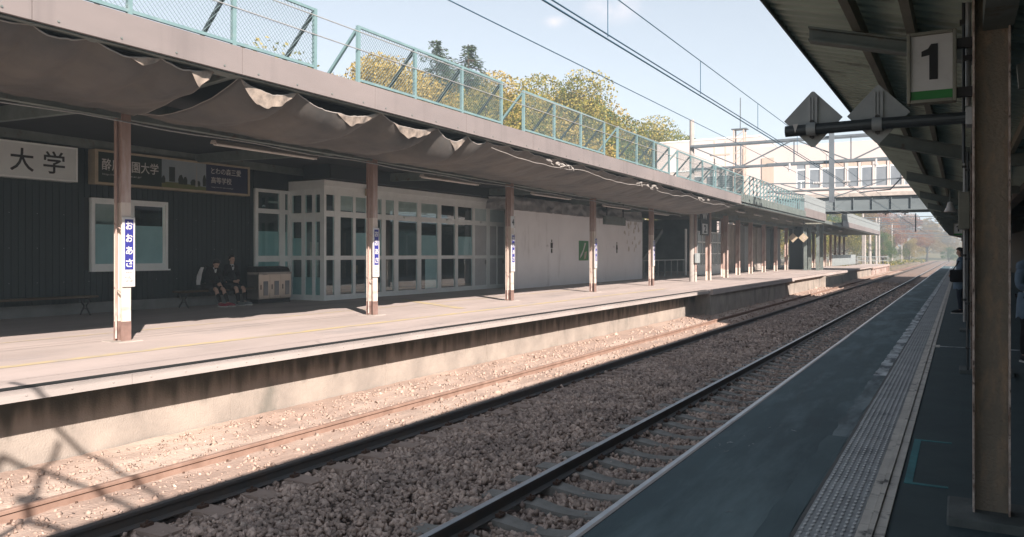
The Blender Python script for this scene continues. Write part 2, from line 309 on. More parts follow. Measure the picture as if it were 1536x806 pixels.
# ------------------------------------------------------------------ mesh builder
WORG = {}      # things whose parts are written in world coordinates
def attach(o, parent):
    if parent is None: WORG[o.name] = Vector((0, 0, 0)); return
    o.parent = parent
    if parent.name in WORG:
        o.location = -WORG[parent.name]; WORG[o.name] = Vector((0, 0, 0))
class MB:
    def __init__(s): s.v = []; s.f = []; s.m = []; s.mats = []; s.cur = 0
    def mat(s, m):
        if m not in s.mats: s.mats.append(m)
        s.cur = s.mats.index(m); return s
    def add(s, vs, fs):
        o = len(s.v); s.v.extend([tuple(p) for p in vs])
        for f in fs: s.f.append(tuple(i+o for i in f)); s.m.append(s.cur)
        return s
    def box(s, x0, x1, y0, y1, z0, z1):
        vs = [(x0,y0,z0),(x1,y0,z0),(x1,y1,z0),(x0,y1,z0),(x0,y0,z1),(x1,y0,z1),(x1,y1,z1),(x0,y1,z1)]
        return s.add(vs, [(3,2,1,0),(4,5,6,7),(0,1,5,4),(1,2,6,5),(2,3,7,6),(3,0,4,7)])
    def bar(s, p0, p1, w, h, up=(0,0,1)):
        p0 = Vector(p0); p1 = Vector(p1); d = (p1-p0).normalized(); u = Vector(up)
        if abs(d.dot(u)) > 0.98: u = Vector((1,0,0))
        a = d.cross(u).normalized(); b = a.cross(d).normalized()
        vs = []
        for p in (p0, p1):
            for (i, j) in ((-1,-1),(1,-1),(1,1),(-1,1)): vs.append(p + a*(i*w/2) + b*(j*h/2))
        return s.add(vs, [(0,1,2,3),(7,6,5,4),(0,4,5,1),(1,5,6,2),(2,6,7,3),(3,7,4,0)])
    def tube(s, pts, r, n=8, cap=True):
        pts = [Vector(p) for p in pts]; rr = r if isinstance(r, (list, tuple)) else [r]*len(pts)
        vs = []; prev = None
        for i, p in enumerate(pts):
            d = (pts[min(i+1, len(pts)-1)] - pts[max(i-1, 0)]).normalized()
            if prev is None:
                u = Vector((0,0,1)) if abs(d.z) < 0.9 else Vector((1,0,0))
            else: u = prev
            a = (u - d*u.dot(d)).normalized(); prev = a; b = d.cross(a)
            for k in range(n):
                t = 2*math.pi*k/n; vs.append(p + (a*math.cos(t) + b*math.sin(t))*rr[i])
        fs = []
        for i in range(len(pts)-1):
            for k in range(n):
                k2 = (k+1) % n; fs.append((i*n+k, i*n+k2, (i+1)*n+k2, (i+1)*n+k))
        if cap: fs.append(tuple(range(n-1, -1, -1))); fs.append(tuple((len(pts)-1)*n+k for k in range(n)))
        return s.add(vs, fs)
    def prism(s, poly, axis, a0, a1):
        """poly: 2-D outline; extruded along axis from a0 to a1. axis x -> (y,z); y -> (x,z); z -> (x,y)"""
        def P(q, a): return {'x': (a, q[0], q[1]), 'y': (q[0], a, q[1]), 'z': (q[0], q[1], a)}[axis]
        n = len(poly); vs = [P(q, a0) for q in poly] + [P(q, a1) for q in poly]
        fs = [tuple(range(n)), tuple(range(2*n-1, n-1, -1))] + [((i+1) % n, i, n+i, n+(i+1) % n) for i in range(n)]
        return s.add(vs, fs)
    def lathe(s, prof, c, n=16):
        vs = []; fs = []
        for (r, z) in prof:
            for k in range(n):
                t = 2*math.pi*k/n; vs.append((c[0]+r*math.cos(t), c[1]+r*math.sin(t), c[2]+z))
        for i in range(len(prof)-1):
            for k in range(n):
                k2 = (k+1) % n; fs.append((i*n+k, i*n+k2, (i+1)*n+k2, (i+1)*n+k))
        return s.add(vs, fs)
    def grid(s, fn, nu, nv):
        o = [fn(i/nu, j/nv) for j in range(nv+1) for i in range(nu+1)]
        return s.add(o, [(j*(nu+1)+i, j*(nu+1)+i+1, (j+1)*(nu+1)+i+1, (j+1)*(nu+1)+i) for j in range(nv) for i in range(nu)])
    def ball(s, c, rx, ry=None, rz=None, n=12, m=8, z0=-1.0):
        ry = ry or rx; rz = rz or rx; vs = []; fs = []
        for j in range(m+1):
            ph = -math.pi/2 + math.pi*j/m; zz = math.sin(ph)
            if zz < z0: zz = z0
            cr = math.sqrt(max(0, 1-zz*zz))
            for k in range(n):
                t = 2*math.pi*k/n; vs.append((c[0]+rx*cr*math.cos(t), c[1]+ry*cr*math.sin(t), c[2]+rz*zz))
        for j in range(m):
            for k in range(n):
                k2 = (k+1) % n; fs.append((j*n+k, j*n+k2, (j+1)*n+k2, (j+1)*n+k))
        return s.add(vs, fs)
    def build(s, name, mat=None, parent=None, smooth=False, bevel=0.0, loc=None):
        me = bpy.data.meshes.new(name)
        me.from_pydata([tuple(v) for v in s.v], [], s.f)
        mats = s.mats or [mat]
        for m in mats: me.materials.append(m)
        if s.mats: me.polygons.foreach_set('material_index', s.m)
        if smooth: me.polygons.foreach_set('use_smooth', [True]*len(me.polygons))
        bm = bmesh.new(); bm.from_mesh(me)
        bmesh.ops.recalc_face_normals(bm, faces=bm.faces); bm.to_mesh(me); bm.free()
        me.update()
        o = bpy.data.objects.new(name, me); COL.objects.link(o)
        attach(o, parent)
        if loc: o.location = loc
        if bevel > 0:
            b = o.modifiers.new('bevel', 'BEVEL'); b.width = bevel; b.segments = 2; b.limit_method = 'ANGLE'; b.angle_limit = R(40)
        return o

def tag(o, label=None, cat=None, group=None, kind=None):
    if label: o['label'] = label
    if cat: o['category'] = cat
    if group: o['group'] = group
    if kind: o['kind'] = kind
    return o
def thing(name, loc, label, cat, group=None, rz=0.0, local=False):
    o = bpy.data.objects.new(name, None); COL.objects.link(o)
    o.location = loc; o.rotation_euler = (0, 0, rz); o.empty_display_size = 0.3
    if not local: WORG[o.name] = Vector(loc)
    return tag(o, label, cat, group)
def struct(o): o['kind'] = 'structure'; return o
def copy_tree(o, parent=None):
    c = o.copy(); COL.objects.link(c)
    if parent: c.parent = parent
    for ch in list(o.children): copy_tree(ch, c)
    return c
def dup(o, loc, label, group=None, rz=None):
    c = copy_tree(o); c.location = loc; c['label'] = label
    if group: c['group'] = group
    if rz is not None: c.rotation_euler = (0, 0, rz)
    return c

def text(name, body, mat, parent, centre, right, up, w, h, extrude=0.002, bold=0.0, fit='both'):
    """lettering turned into a mesh, fitted into a w x h box centred on `centre`."""
    cu = bpy.data.curves.new(name, 'FONT'); cu.body = body; cu.size = 1; cu.offset = bold; cu.extrude = 0.0
    cu.resolution_u = 3; cu.space_line = 1.0
    t = bpy.data.objects.new(name, cu); COL.objects.link(t)
    dg = bpy.context.evaluated_depsgraph_get()
    me = bpy.data.meshes.new_from_object(t.evaluated_get(dg))
    bpy.data.objects.remove(t); bpy.data.curves.remove(cu)
    n = len(me.vertices)
    if n == 0: return None
    co = np.empty(n*3, dtype=np.float32); me.vertices.foreach_get('co', co); co = co.reshape(-1, 3)
    lo = co.min(0); hi = co.max(0); sz = np.maximum(hi-lo, 1e-5); mid = (lo+hi)/2
    sx = w/sz[0]; sy = h/sz[1]
    if fit == 'height': sx = sy
    if fit == 'width': sy = sx
    r = np.array(Vector(right).normalized()); u = np.array(Vector(up).normalized()); nn = np.cross(r, u)
    c = np.array(centre)
    new = c + np.outer((co[:, 0]-mid[0])*sx, r) + np.outer((co[:, 1]-mid[1])*sy, u)
    me.vertices.foreach_set('co', new.astype(np.float32).ravel()); me.update()
    me.materials.clear(); me.materials.append(mat); me.name = name
    o = bpy.data.objects.new(name, me); COL.objects.link(o)
    attach(o, parent)
    return o
ORD = ['first', 'second', 'third', 'fourth', 'fifth', 'sixth', 'seventh', 'eighth', 'ninth', 'tenth', 'eleventh', 'twelfth', 'thirteenth', 'fourteenth', 'fifteenth', 'sixteenth', 'seventeenth', 'eighteenth']
# =================================================================== THE SETTING
RAIL_Z = -0.77
XR1, XL1, XR2, XL2 = -2.85, -3.95, -6.68, -7.75
def zs(t): return -0.0075*(t-8.0)          # the left canopy falls gently along the platform

# ground
g = MB(); g.mat(M['earth'])
def gfn(u, v):
    x = -700 + 1400*u; y = -60 + 1400*v
    return (x, y, -1.12)
g.grid(gfn, 40, 40)
struct(g.build('ground'))
# raised yard behind the left platform
b = MB(); b.mat(M['earth']); b.box(-60, -9.3, 99.8, 240, -1.0, -0.55); b.box(-70, -21.1, -20, 240, -1.0, 0.02)
struct(b.build('yard_ground'))
# wooded hillside
b = MB(); b.mat(M['hill'])
def hfn(u, v):
    y = 10 + 500*v; x = -40 - 190*u
    h = 15*math.sin(min(1, u*1.6)*math.pi/2)*(0.55+0.45*math.sin(y*0.018+1)) + 2.5*mnoise.noise(Vector((x*0.04, y*0.04, 0)))
    return (x, y, max(-1.0, h*min(1, u*3)) - 0.6)
b.grid(hfn, 24, 60)
struct(b.build('hillside', smooth=True))
b = MB(); b.mat(M['hill'])
def hfn2(u, v):
    y = 330 + 520*v; x = -260 + 420*u
    prof = min(1, v*4)
    h = prof*(16 + 10*(1-u)**2 + 5*mnoise.noise(Vector((x*0.02, y*0.02, 3))))*min(1, (0.35 + 0.8*abs(u-0.52)*2))
    return (x, y, h-1.6)
b.grid(hfn2, 40, 20)
struct(b.build('far_hill', smooth=True))

# track bed
b = MB(); b.mat(M['ballast_bed'])
def bfn(u, v):
    X = -9.4 + 7.5*u; y = -4 + 420*v**2.2
    return (X, y, -1.015 + 0.015*mnoise.noise(Vector((X*2, y*2, 0))))
b.grid(bfn, 30, 260)
struct(b.build('track_bed'))
b = MB(); b.mat(M['dust_bed'])
b.grid(lambda u, v: (-9.3+2.5*u, -4+130*v**1.6, -0.885+0.06*max(0, (0.35-u)/0.35)+0.02*mnoise.noise(Vector((u*7, v*160, 3)))+0.012*mnoise.noise(Vector((u*30, v*700, 3)))-0.10*max(0, (u-.9)*10)**2), 60, 900)
struct(b.build('trackside_dust', smooth=True))

# loose ballast: one heap of stones that nobody could count
def ballast():
    pts = []
    def scatter(t0, t1, dens, s0, s1):
        n = int((9.15-2.15)*(t1-t0)*dens)
        x = rng.uniform(-9.15, -2.15, n); t = rng.uniform(t0, t1, n); s = rng.uniform(s0, s1, n)*0.80
        s = np.where(x < -6.8, s*rng.choice([0.45, 0.6, 0.9], n), s)
        keep = np.ones(n, bool)
        keep &= (x > -6.85) | (rng.random(n) < 0.30)
        for xr in (XR1, XL1, XR2, XL2): keep &= np.abs(x-xr) > 0.075
        ph = np.abs(((t-0.35) % 0.62) - 0.31)      # distance to a sleeper's middle is 0.31 - ph
        near = ph > 0.31-0.125
        in1 = (x > -4.35) & (x < -2.45); in2 = (x > -8.15) & (x < -6.3)
        keep &= ~(near & in1 & (rng.random(n) > 0.10)); keep &= ~(near & in2 & (x > -6.62) & (rng.random(n) > 0.2))
        return np.stack([x[keep], t[keep], s[keep]], 1)
    P = np.concatenate([scatter(2.2, 6.5, 680, 0.034, 0.062), scatter(6.5, 11, 620, 0.036, 0.066), scatter(11, 20, 380, 0.045, 0.08),
                        scatter(20, 38, 120, 0.06, 0.11), scatter(38, 75, 34, 0.09, 0.16)])
    n = len(P)
    base = np.array([(-1,-1,-1),(1,-1,-1),(1,1,-1),(-1,1,-1),(-1,-1,1),(1,-1,1),(1,1,1),(-1,1,1)], float)*0.5
    V = base[None] + rng.uniform(-0.33, 0.33, (n, 8, 3))
    V *= (P[:, 2, None]*rng.uniform(0.5, 1.3, (n, 3)))[:, None, :]
    a = rng.uniform(0, 2*np.pi, n); bb = rng.uniform(-0.9, 0.9, n); cc = rng.uniform(-0.9, 0.9, n)
    def rot(V, ang, i, j):
        ca = np.cos(ang)[:, None]; sa = np.sin(ang)[:, None]
        vi = V[:, :, i]*ca - V[:, :, j]*sa; vj = V[:, :, i]*sa + V[:, :, j]*ca
        V[:, :, i] = vi; V[:, :, j] = vj
    rot(V, bb, 0, 2); rot(V, cc, 1, 2); rot(V, a, 0, 1)
    x = P[:, 0]; mound = 0.05*np.exp(-((x+5.3)/0.8)**2) + 0.03*np.sin(P[:, 1]*1.7+x*2.3)*np.exp(-((x+5.3)/1.0)**2)
    # heap against the left platform
    mound += 0.06*np.clip((-8.4-x)/0.8, 0, 1)
    mound -= 0.05*(np.abs(x+3.4) < 0.46)
    mound += 0.055*np.clip((-6.6-x)/0.3, 0, 1)
    mound -= 0.02*(np.abs(x+4.25) < 0.25) + 0.02*(np.abs(x+6.35) < 0.25)
    V[:, :, 0] += P[:, 0, None]; V[:, :, 1] += P[:, 1, None]
    V[:, :, 2] += (-0.950 + mound + rng.uniform(-0.022, 0.022, n))[:, None]
    F = np.array([(3,2,1,0),(4,5,6,7),(0,1,5,4),(1,2,6,5),(2,3,7,6),(3,0,4,7)])
    FF = (F[None] + (np.arange(n)*8)[:, None, None]).reshape(-1)
    me = bpy.data.meshes.new('ballast')
    me.vertices.add(n*8); me.vertices.foreach_set('co', V.reshape(-1).astype(np.float32))
    me.loops.add(n*24); me.loops.foreach_set('vertex_index', FF.astype(np.int32))
    me.polygons.add(n*6); me.polygons.foreach_set('loop_start', np.arange(0, n*24, 4, dtype=np.int32))
    me.update(calc_edges=True); me.validate()
    me.materials.append(M['ballast']); me.materials.append(M['ballast_dusty'])
    dusty = (rng.random(n) < np.clip((-6.3-P[:, 0])/0.5, 0, 0.93))
    me.polygons.foreach_set('material_index', np.repeat(dusty.astype(np.int32), 6))
    o = bpy.data.objects.new('ballast', me); COL.objects.link(o)
    o['kind'] = 'stuff'; o['label'] = 'loose brown crushed stone between and beside the rails'; o['category'] = 'ballast'
ballast()

# rails (four), each a thing
def rail(x, label, top='rail_top', side='rail_dark'):
    r = MB()
    prof_side = [(-0.062,-0.153),(0.062,-0.153),(0.062,-0.143),(0.012,-0.122),(0.010,-0.045),(0.034,-0.034),(0.034,-0.008),(-0.034,-0.008),(-0.034,-0.034),(-0.010,-0.045),(-0.012,-0.122),(-0.062,-0.143)]
    prof_top = [(-0.034,-0.0078),(0.034,-0.0078),(0.031,-0.002),(0.024,0),(-0.024,0),(-0.031,-0.002)]
    r.mat(M[side]).prism(prof_side, 'y', -4, 330)
    r.mat(M[top]).prism(prof_top, 'y', -4, 330)
    o = r.build('rail', loc=(x, 0, RAIL_Z))
    return tag(o, label, 'rail', 'rails of the two tracks')
rail(XR1, 'rail of the near track hidden close under the right platform edge')
rail(XL1, 'dark rail with a shiny head, nearest one visible beside the right platform')
rail(XR2, 'dark rusty rail along the shadow line, middle of the three visible', 'rail_dark', 'rail_dark')
rail(XL2, 'sunlit dusty rail nearest the left platform wall', 'rail_dusty', 'rail_dusty')

# sleepers: concave concrete blocks
def sleeper_mesh(mt):
    s = MB(); s.mat(M[mt])
    xs = [-1.0,-0.78,-0.5,-0.36,-0.18,0,0.18,0.36,0.5,0.78,1.0]; tp = [0.0,0.0,-0.006,-0.02,-0.05,-0.062,-0.05,-0.02,-0.006,0.0,0.0]; wd = [0.115,0.118,0.12,0.11,0.095,0.09,0.095,0.11,0.12,0.118,0.115]
    vs = []; fs = []
    for x, z, w in zip(xs, tp, wd): vs += [(x,-w-0.02,-0.17),(x,-w,z),(x,w,z),(x,w+0.02,-0.17)]
    for i in range(len(xs)-1):
        for k in range(3): fs.append((i*4+k, i*4+k+1, (i+1)*4+k+1, (i+1)*4+k))
    fs += [(3,2,1,0), tuple((len(xs)-1)*4+k for k in range(4))]
    s.add(vs, fs)
    return s
def clip_mesh(sx, ds):
    c = MB(); c.mat(M['rail_side'])
    for d in ds:
        x = sx*0.55 + d*0.085
        c.box(x-0.03, x+0.03, -0.05, 0.05, 0.0, 0.028); c.tube([(x, 0, 0.02), (x, 0, 0.055)], 0.013, 6)
        c.bar((x+0.02*d, -0.035, 0.03), (x-0.035*d, -0.035, 0.02), 0.02, 0.012); c.bar((x+0.02*d, 0.035, 0.03), (x-0.035*d, 0.035, 0.02), 0.02, 0.012)
    return c
for (cx, lab, tmax) in ((-3.40, 'concave concrete sleeper half buried in stones under the near track', 60), (-7.215, 'dusty concrete sleeper half buried in stones under the far track', 70)):
    proto = sleeper_mesh('sleeper' if cx > -5 else 'sleeper_dusty').build('sleeper')
    tag(proto, lab, 'sleeper', 'sleepers of the near track' if cx > -5 else 'sleepers of the far track')
    for sx in (-1, 1):
        for dd in (-1, 1): clip_mesh(sx, (dd,)).build('rail_clip', parent=proto)
    k = 0; t = 2.2 + 0.31 + (0.35 - 0.0) - 0.62
    t = 0.35 + 0.62*3
    while t < tmax:
        if k == 0: o = proto
        elif t < 16: o = copy_tree(proto)
        else: o = proto.copy(); COL.objects.link(o)
        o.location = (cx + random.uniform(-.01, .01), t, RAIL_Z - 0.146); o.rotation_euler = (0, 0, random.uniform(-.01, .01))
        k += 1; t += 0.62

# ------------------------------------------------------------------ right platform
b = MB()
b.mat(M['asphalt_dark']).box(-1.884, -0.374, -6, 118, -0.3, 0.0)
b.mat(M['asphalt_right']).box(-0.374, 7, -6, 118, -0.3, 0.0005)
b.mat(M['concrete_wall']).box(-1.70, 7, -6, 118, -1.3, -0.3)
struct(b.build('platform'))
b = MB(); b.mat(M['coping'])
t = -6.0
while t < 118:      # pale nosing along the edge, in slightly uneven lengths
    L = random.uniform(1.2, 2.4); j = random.uniform(-.006, .006)
    b.box(-1.908+j, -1.8845, t, t+L-0.006, -0.16, 0.003+random.uniform(-.002, .002)); t += L
struct(b.build('platform_edge_nosing'))
# patched seams and a few chalk scribbles on the asphalt
b = MB(); b.mat(M['rubber'])
for (t, x0, x1) in ((11.9, -1.87, -1.04), (19.5, -1.87, -1.04), (31.0, -1.87, -1.04)):
    m_ = 14; vs = []
    for i in range(m_+1): x = x0+(x1-x0)*i/m_; a = .02*mnoise.noise(Vector((x*4, t, 0))); vs += [(x, t+a, .003), (x, t+a+.009+.006*mnoise.noise(Vector((x*9, t, 4))), .003)]
    b.add(vs, [(2*i, 2*i+2, 2*i+3, 2*i+1) for i in range(m_)])
for (xa, ta, L_) in ((-1.55, 9.0, 2.6), (-1.35, 13, 3.5)):
    vs = []; m_ = 40; x = xa
    for i in range(m_+1):
        t = ta+L_*i/m_; x += random.uniform(-.022, .02); vs += [(x, t, .003), (x+.005, t, .003)]
    b.add(vs, [(2*i, 2*i+1, 2*i+3, 2*i+2) for i in range(m_)])
struct(b.build('asphalt_cracks'))
b = MB(); b.mat(M['white_paint'])
for (cx, cy, n_) in ((-1.66, 6.95, 3), (-1.55, 6.7, 2), (-1.28, 7.5, 1), (-1.18, 5.0, 1), (-1.5, 7.6, 2), (-1.72, 6.6, 3)):
    for q in range(n_):
        p = Vector((cx+random.uniform(-.07, .07), cy+random.uniform(-.16, .16), .004)); a = random.uniform(0, 6.28); pts = [p]
        for w in range(7): a += random.uniform(-.9, .9); p = p+Vector((math.cos(a), math.sin(a), 0))*.016; pts.append(p)
        b.tube(pts[:random.randint(2, 6)], .0016, 4)
struct(b.build('chalk_scribbles'))
# worn white line
def ragged_line(name, x0, x1, t0, t1, z, mat, step=0.12, amp=0.02):
    m = MB(); m.mat(mat); n = int((t1-t0)/step); vs = []; fs = []
    for i in range(n+1):
        t = t0+(t1-t0)*i/n
        a = amp*mnoise.noise(Vector((t*3, x0, 1))); c = amp*mnoise.noise(Vector((t*3, x1, 7)))
        vs += [(x0+a, t, z), (x1+c, t, z)]
        if i: k = i*2; fs.append((k-2, k-1, k+1, k))
    m.add(vs, fs); return struct(m.build(name))
ragged_line('white_line', -1.0, -0.85, 11.5, 112, 0.004, M['white_paint'], amp=.035)
ragged_line('worn_line', -1.0, -0.85, 7.5, 11.5, 0.004, M['white_worn'], amp=.035)
ragged_line('faded_line', -1.03, -0.85, -2, 7.5, 0.004, M['faded_paint'], amp=.03)
b = MB(); b.mat(M['rubber']).box(-0.85, -0.824, -2, 112, 0.0, 0.006)
struct(b.build('sealant_joint'))
# tactile strip with real studs
b = MB(); b.mat(M['tactile'])
t = -1.5
while t < 100:
    dz = random.uniform(-.003, .003)
    b.box(-0.823, -0.524, t+0.003, t+0.297, -0.01, 0.012+dz)
    if t < 46 and t > 1.0:
        nx = 7
        for i in range(nx):
            for j in range(4):
                cx = -0.823 + 0.3*(i+0.5)/nx; cy = t + 0.3*(j+0.5)/4
                n = 8; ax, ay, h = 0.0125, 0.026, 0.008
                ring = lambda k, z: [(cx+ax*k*math.cos(2*math.pi*q/n), cy+ay*k*math.sin(2*math.pi*q/n), 0.012+dz+z) for q in range(n)]
                b.mat(M['tactile']).add(ring(1, 0)+ring(.72, h), [(k, (k+1) % n, n+(k+1) % n, n+k) for k in range(n)])
                b.mat(M['tactile_top']).add(ring(.72, h), [tuple(range(n))])
        b.mat(M['tactile'])
    t += 0.3
struct(b.build('tactile_paving'))
# edge tiles with a raised bar
b = MB(); t = -1.5
while t < 100:
    dz = random.uniform(-.002, .002)
    b.mat(M['pale_tile']).box(-0.522, -0.468, t+0.003, t+0.297, -0.01, 0.013+dz)
    b.box(-0.428, -0.374, t+0.003, t+0.297, -0.01, 0.013+dz)
    b.box(-0.463, -0.433, t+0.002, t+0.298, -0.01, 0.026+dz)
    t += 0.3
struct(b.build('guide_tiles'))
b = MB(); b.mat(M['teal_paint'])
b.box(-0.345, -0.292, 6.2, 7.72, 0.0, 0.004); b.box(-0.2915, -0.07, 6.2, 6.245, 0.0, 0.004); b.box(-0.2915, -0.06, 7.675, 7.72, 0.0, 0.004)
struct(b.build('queue_marking'))
b = MB(); b.mat(M['white_paint']); b.box(-0.30, 3.2, 15.62, 15.72, 0.0, 0.004); b.mat(M['pale_tile']).box(-0.373, -0.305, 15.5, 15.86, 0, 0.006)
struct(b.build('white_cross_line'))

# ------------------------------------------------------------------ left platform
b = MB()
b.mat(M['platform_left']).box(-21, -8.735, -12, 31.4, 0.05, 0.17)
b.mat(M['rubber']).box(-8.955, -8.745, -12, 31.4, 0.165, 0.1735)
b.mat(M['wall_shaded']).box(-21, -9.33, -12, 31.4, -1.3, 0.0495)
b.mat(M['wall_shaded'])
for k in range(12):   # buttress joints in the wall
    b.box(-9.33, -9.316, -10+k*3.6, -9.96+k*3.6, -1.2, 0.04)
# further blocks
b.mat(M['platform_left']).box(-21, -8.62, 31.41, 49.4, -0.02, 0.185)
b.mat(M['concrete_wall']).box(-21, -8.72, 31.4, 47.0, -1.3, -0.021)
b.mat(M['platform_left']).box(-21, -8.66, 49.41, 62.6, 0.02, 0.18)
b.mat(M['concrete_wall']).box(-21, -8.95, 47.01, 62, -1.3, 0.019)
b.mat(M['platform_left']).box(-21, -8.60, 62.61, 76, -0.02, 0.19)
b.mat(M['concrete_wall']).box(-21, -8.70, 62.01, 74, -1.3, -0.021)
b.mat(M['platform_left']).box(-21, -8.66, 76.01, 99.6, 0.04, 0.18)
b.mat(M['concrete_wall']).box(-21, -8.95, 74.01, 99.6, -1.3, 0.039)
struct(b.build('platform'))
b = MB(); b.mat(M['coping']); t = -12
while t < 31.3:
    L = min(2.0, 31.38-t)
    b.box(-8.7345, -8.70+random.uniform(-.003, .003), t, t+L-0.008, 0.045, 0.166)
    for k in range(4): b.tube([(-8.72, t+0.25+k*0.5, 0.105), (-8.692, t+0.25+k*0.5, 0.105)], 0.012, 6)
    t += 2.0
struct(b.build('platform_coping'))

ragged_line('yellow_line', -10.72, -10.52, -12, 60, 0.174, M['yellow_paint'], 0.3, 0.02)
ragged_line('faint_yellow_line', -13.55, -13.47, -12, 30, 0.174, M['yellow_paint'], 0.3, 0.03)
b = MB(); b.mat(M['yellow_paint']); b.add([(-15.3,19.7,.175),(-15.2,20.0,.175),(-11.4,17.6,.175),(-11.5,17.3,.175)], [(0,1,2,3)])
struct(b.build('yellow_floor_stripe'))
# wooden trestle at the platform's far end
tr = thing('platform_trestle', (-9.5, 112, -1), 'brown trestle of posts and beams carrying the far platform end', 'trestle')
b = MB(); b.mat(M['platform_left']).box(-12, -8.7, 99.62, 124, 0.06, 0.17); b.build('deck', parent=tr)
b = MB(); b.mat(M['rust_column']).box(-8.85, -8.69, 99.65, 124, -0.12, 0.059); b.build('edge_beam', parent=tr)
for k in range(9):
    b = MB(); b.mat(M['rust_column']).box(-9.0, -8.75, 100.5+k*2.9, 100.9+k*2.9, -1.0, -0.121); b.build('post', parent=tr)

# ------------------------------------------------------------------ left canopy
cp = thing('platform_canopy', (-14, 18, 4.3), 'long flat canopy with a grey fascia over the left platform', 'canopy')
T0, T1 = -4.0, 38.6
def slope_box(m, x0, x1, t0, t1, z0, z1):
    vs = []
    for t in (t0, t1):
        dz = zs(t); vs += [(x0,t,z0+dz),(x1,t,z0+dz),(x1,t,z1+dz),(x0,t,z1+dz)]
    m.add(vs, [(0,1,2,3),(7,6,5,4),(0,4,5,1),(1,5,6,2),(2,6,7,3),(3,7,4,0)])
b = MB(); b.mat(M['roof_top']); slope_box(b, -21.5, -9.26, T0, T1, 4.48, 4.62); b.build('roof', parent=cp)
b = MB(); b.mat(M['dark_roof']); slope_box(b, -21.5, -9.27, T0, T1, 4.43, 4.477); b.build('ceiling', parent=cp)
t = T0; k = 0
b = MB(); b.mat(M['fascia'])
while t < T1-0.1:     # fascia sheets with butt joints and screws
    L = min(3.03, T1-t); slope_box(b, -9.25+random.uniform(-.002, .002), -9.2, t+0.004, t+L-0.004, 4.27, 4.665)
    for q in range(4):
        tt = t+0.3+q*0.8
        if tt < t+L: b.mat(M['steel_dark']).tube([(-9.2, tt, 4.33+zs(tt)), (-9.188, tt, 4.33+zs(tt))], 0.014, 6); b.mat(M['fascia'])
    t += L
b.build('fascia', parent=cp)
b = MB(); b.mat(M['steel_dark']); slope_box(b, -9.5, -9.26, T0, T1, 4.25, 4.42); slope_box(b, -12.18, -12.02, T0, T1, 3.86, 4.2); slope_box(b, -18.4, -18.3, T0, T1, 4.2, 4.42)
b.build('long_beam', parent=cp)
for k in range(7):
    t = 1.8+6.38*k
    b = MB(); b.mat(M['steel_dark']); z = zs(t)
    b.add([(-21,t-.06,4.25+z),(-21,t+.06,4.25+z),(-12,t+.06,4.05+z),(-12,t-.06,4.05+z),(-21,t-.06,4.42+z),(-21,t+.06,4.42+z),(-12,t+.06,4.4+z),(-12,t-.06,4.4+z)], [(0,1,2,3),(4,5,6,7),(0,1,5,4),(2,3,7,6),(0,3,7,4),(1,2,6,5)])
    b.add([(-12.02,t-.06,4.05+z),(-12.02,t+.06,4.05+z),(-9.3,t+.06,4.28+z),(-9.3,t-.06,4.28+z),(-12.02,t-.06,4.25+z),(-12.02,t+.06,4.25+z),(-9.3,t+.06,4.42+z),(-9.3,t-.06,4.42+z)], [(0,1,2,3),(4,5,6,7),(0,1,5,4),(2,3,7,6),(0,3,7,4),(1,2,6,5)])
    b.build('rafter', parent=cp)
b = MB(); b.mat(M['galv'])
b.tube([(-12.0, t_, 3.80 - 0.0105*(t_-8)+0.02*math.sin(t_*1.9)) for t_ in np.linspace(T0, 38, 60)], 0.013, 6)
b.build('cable_conduit', parent=cp)

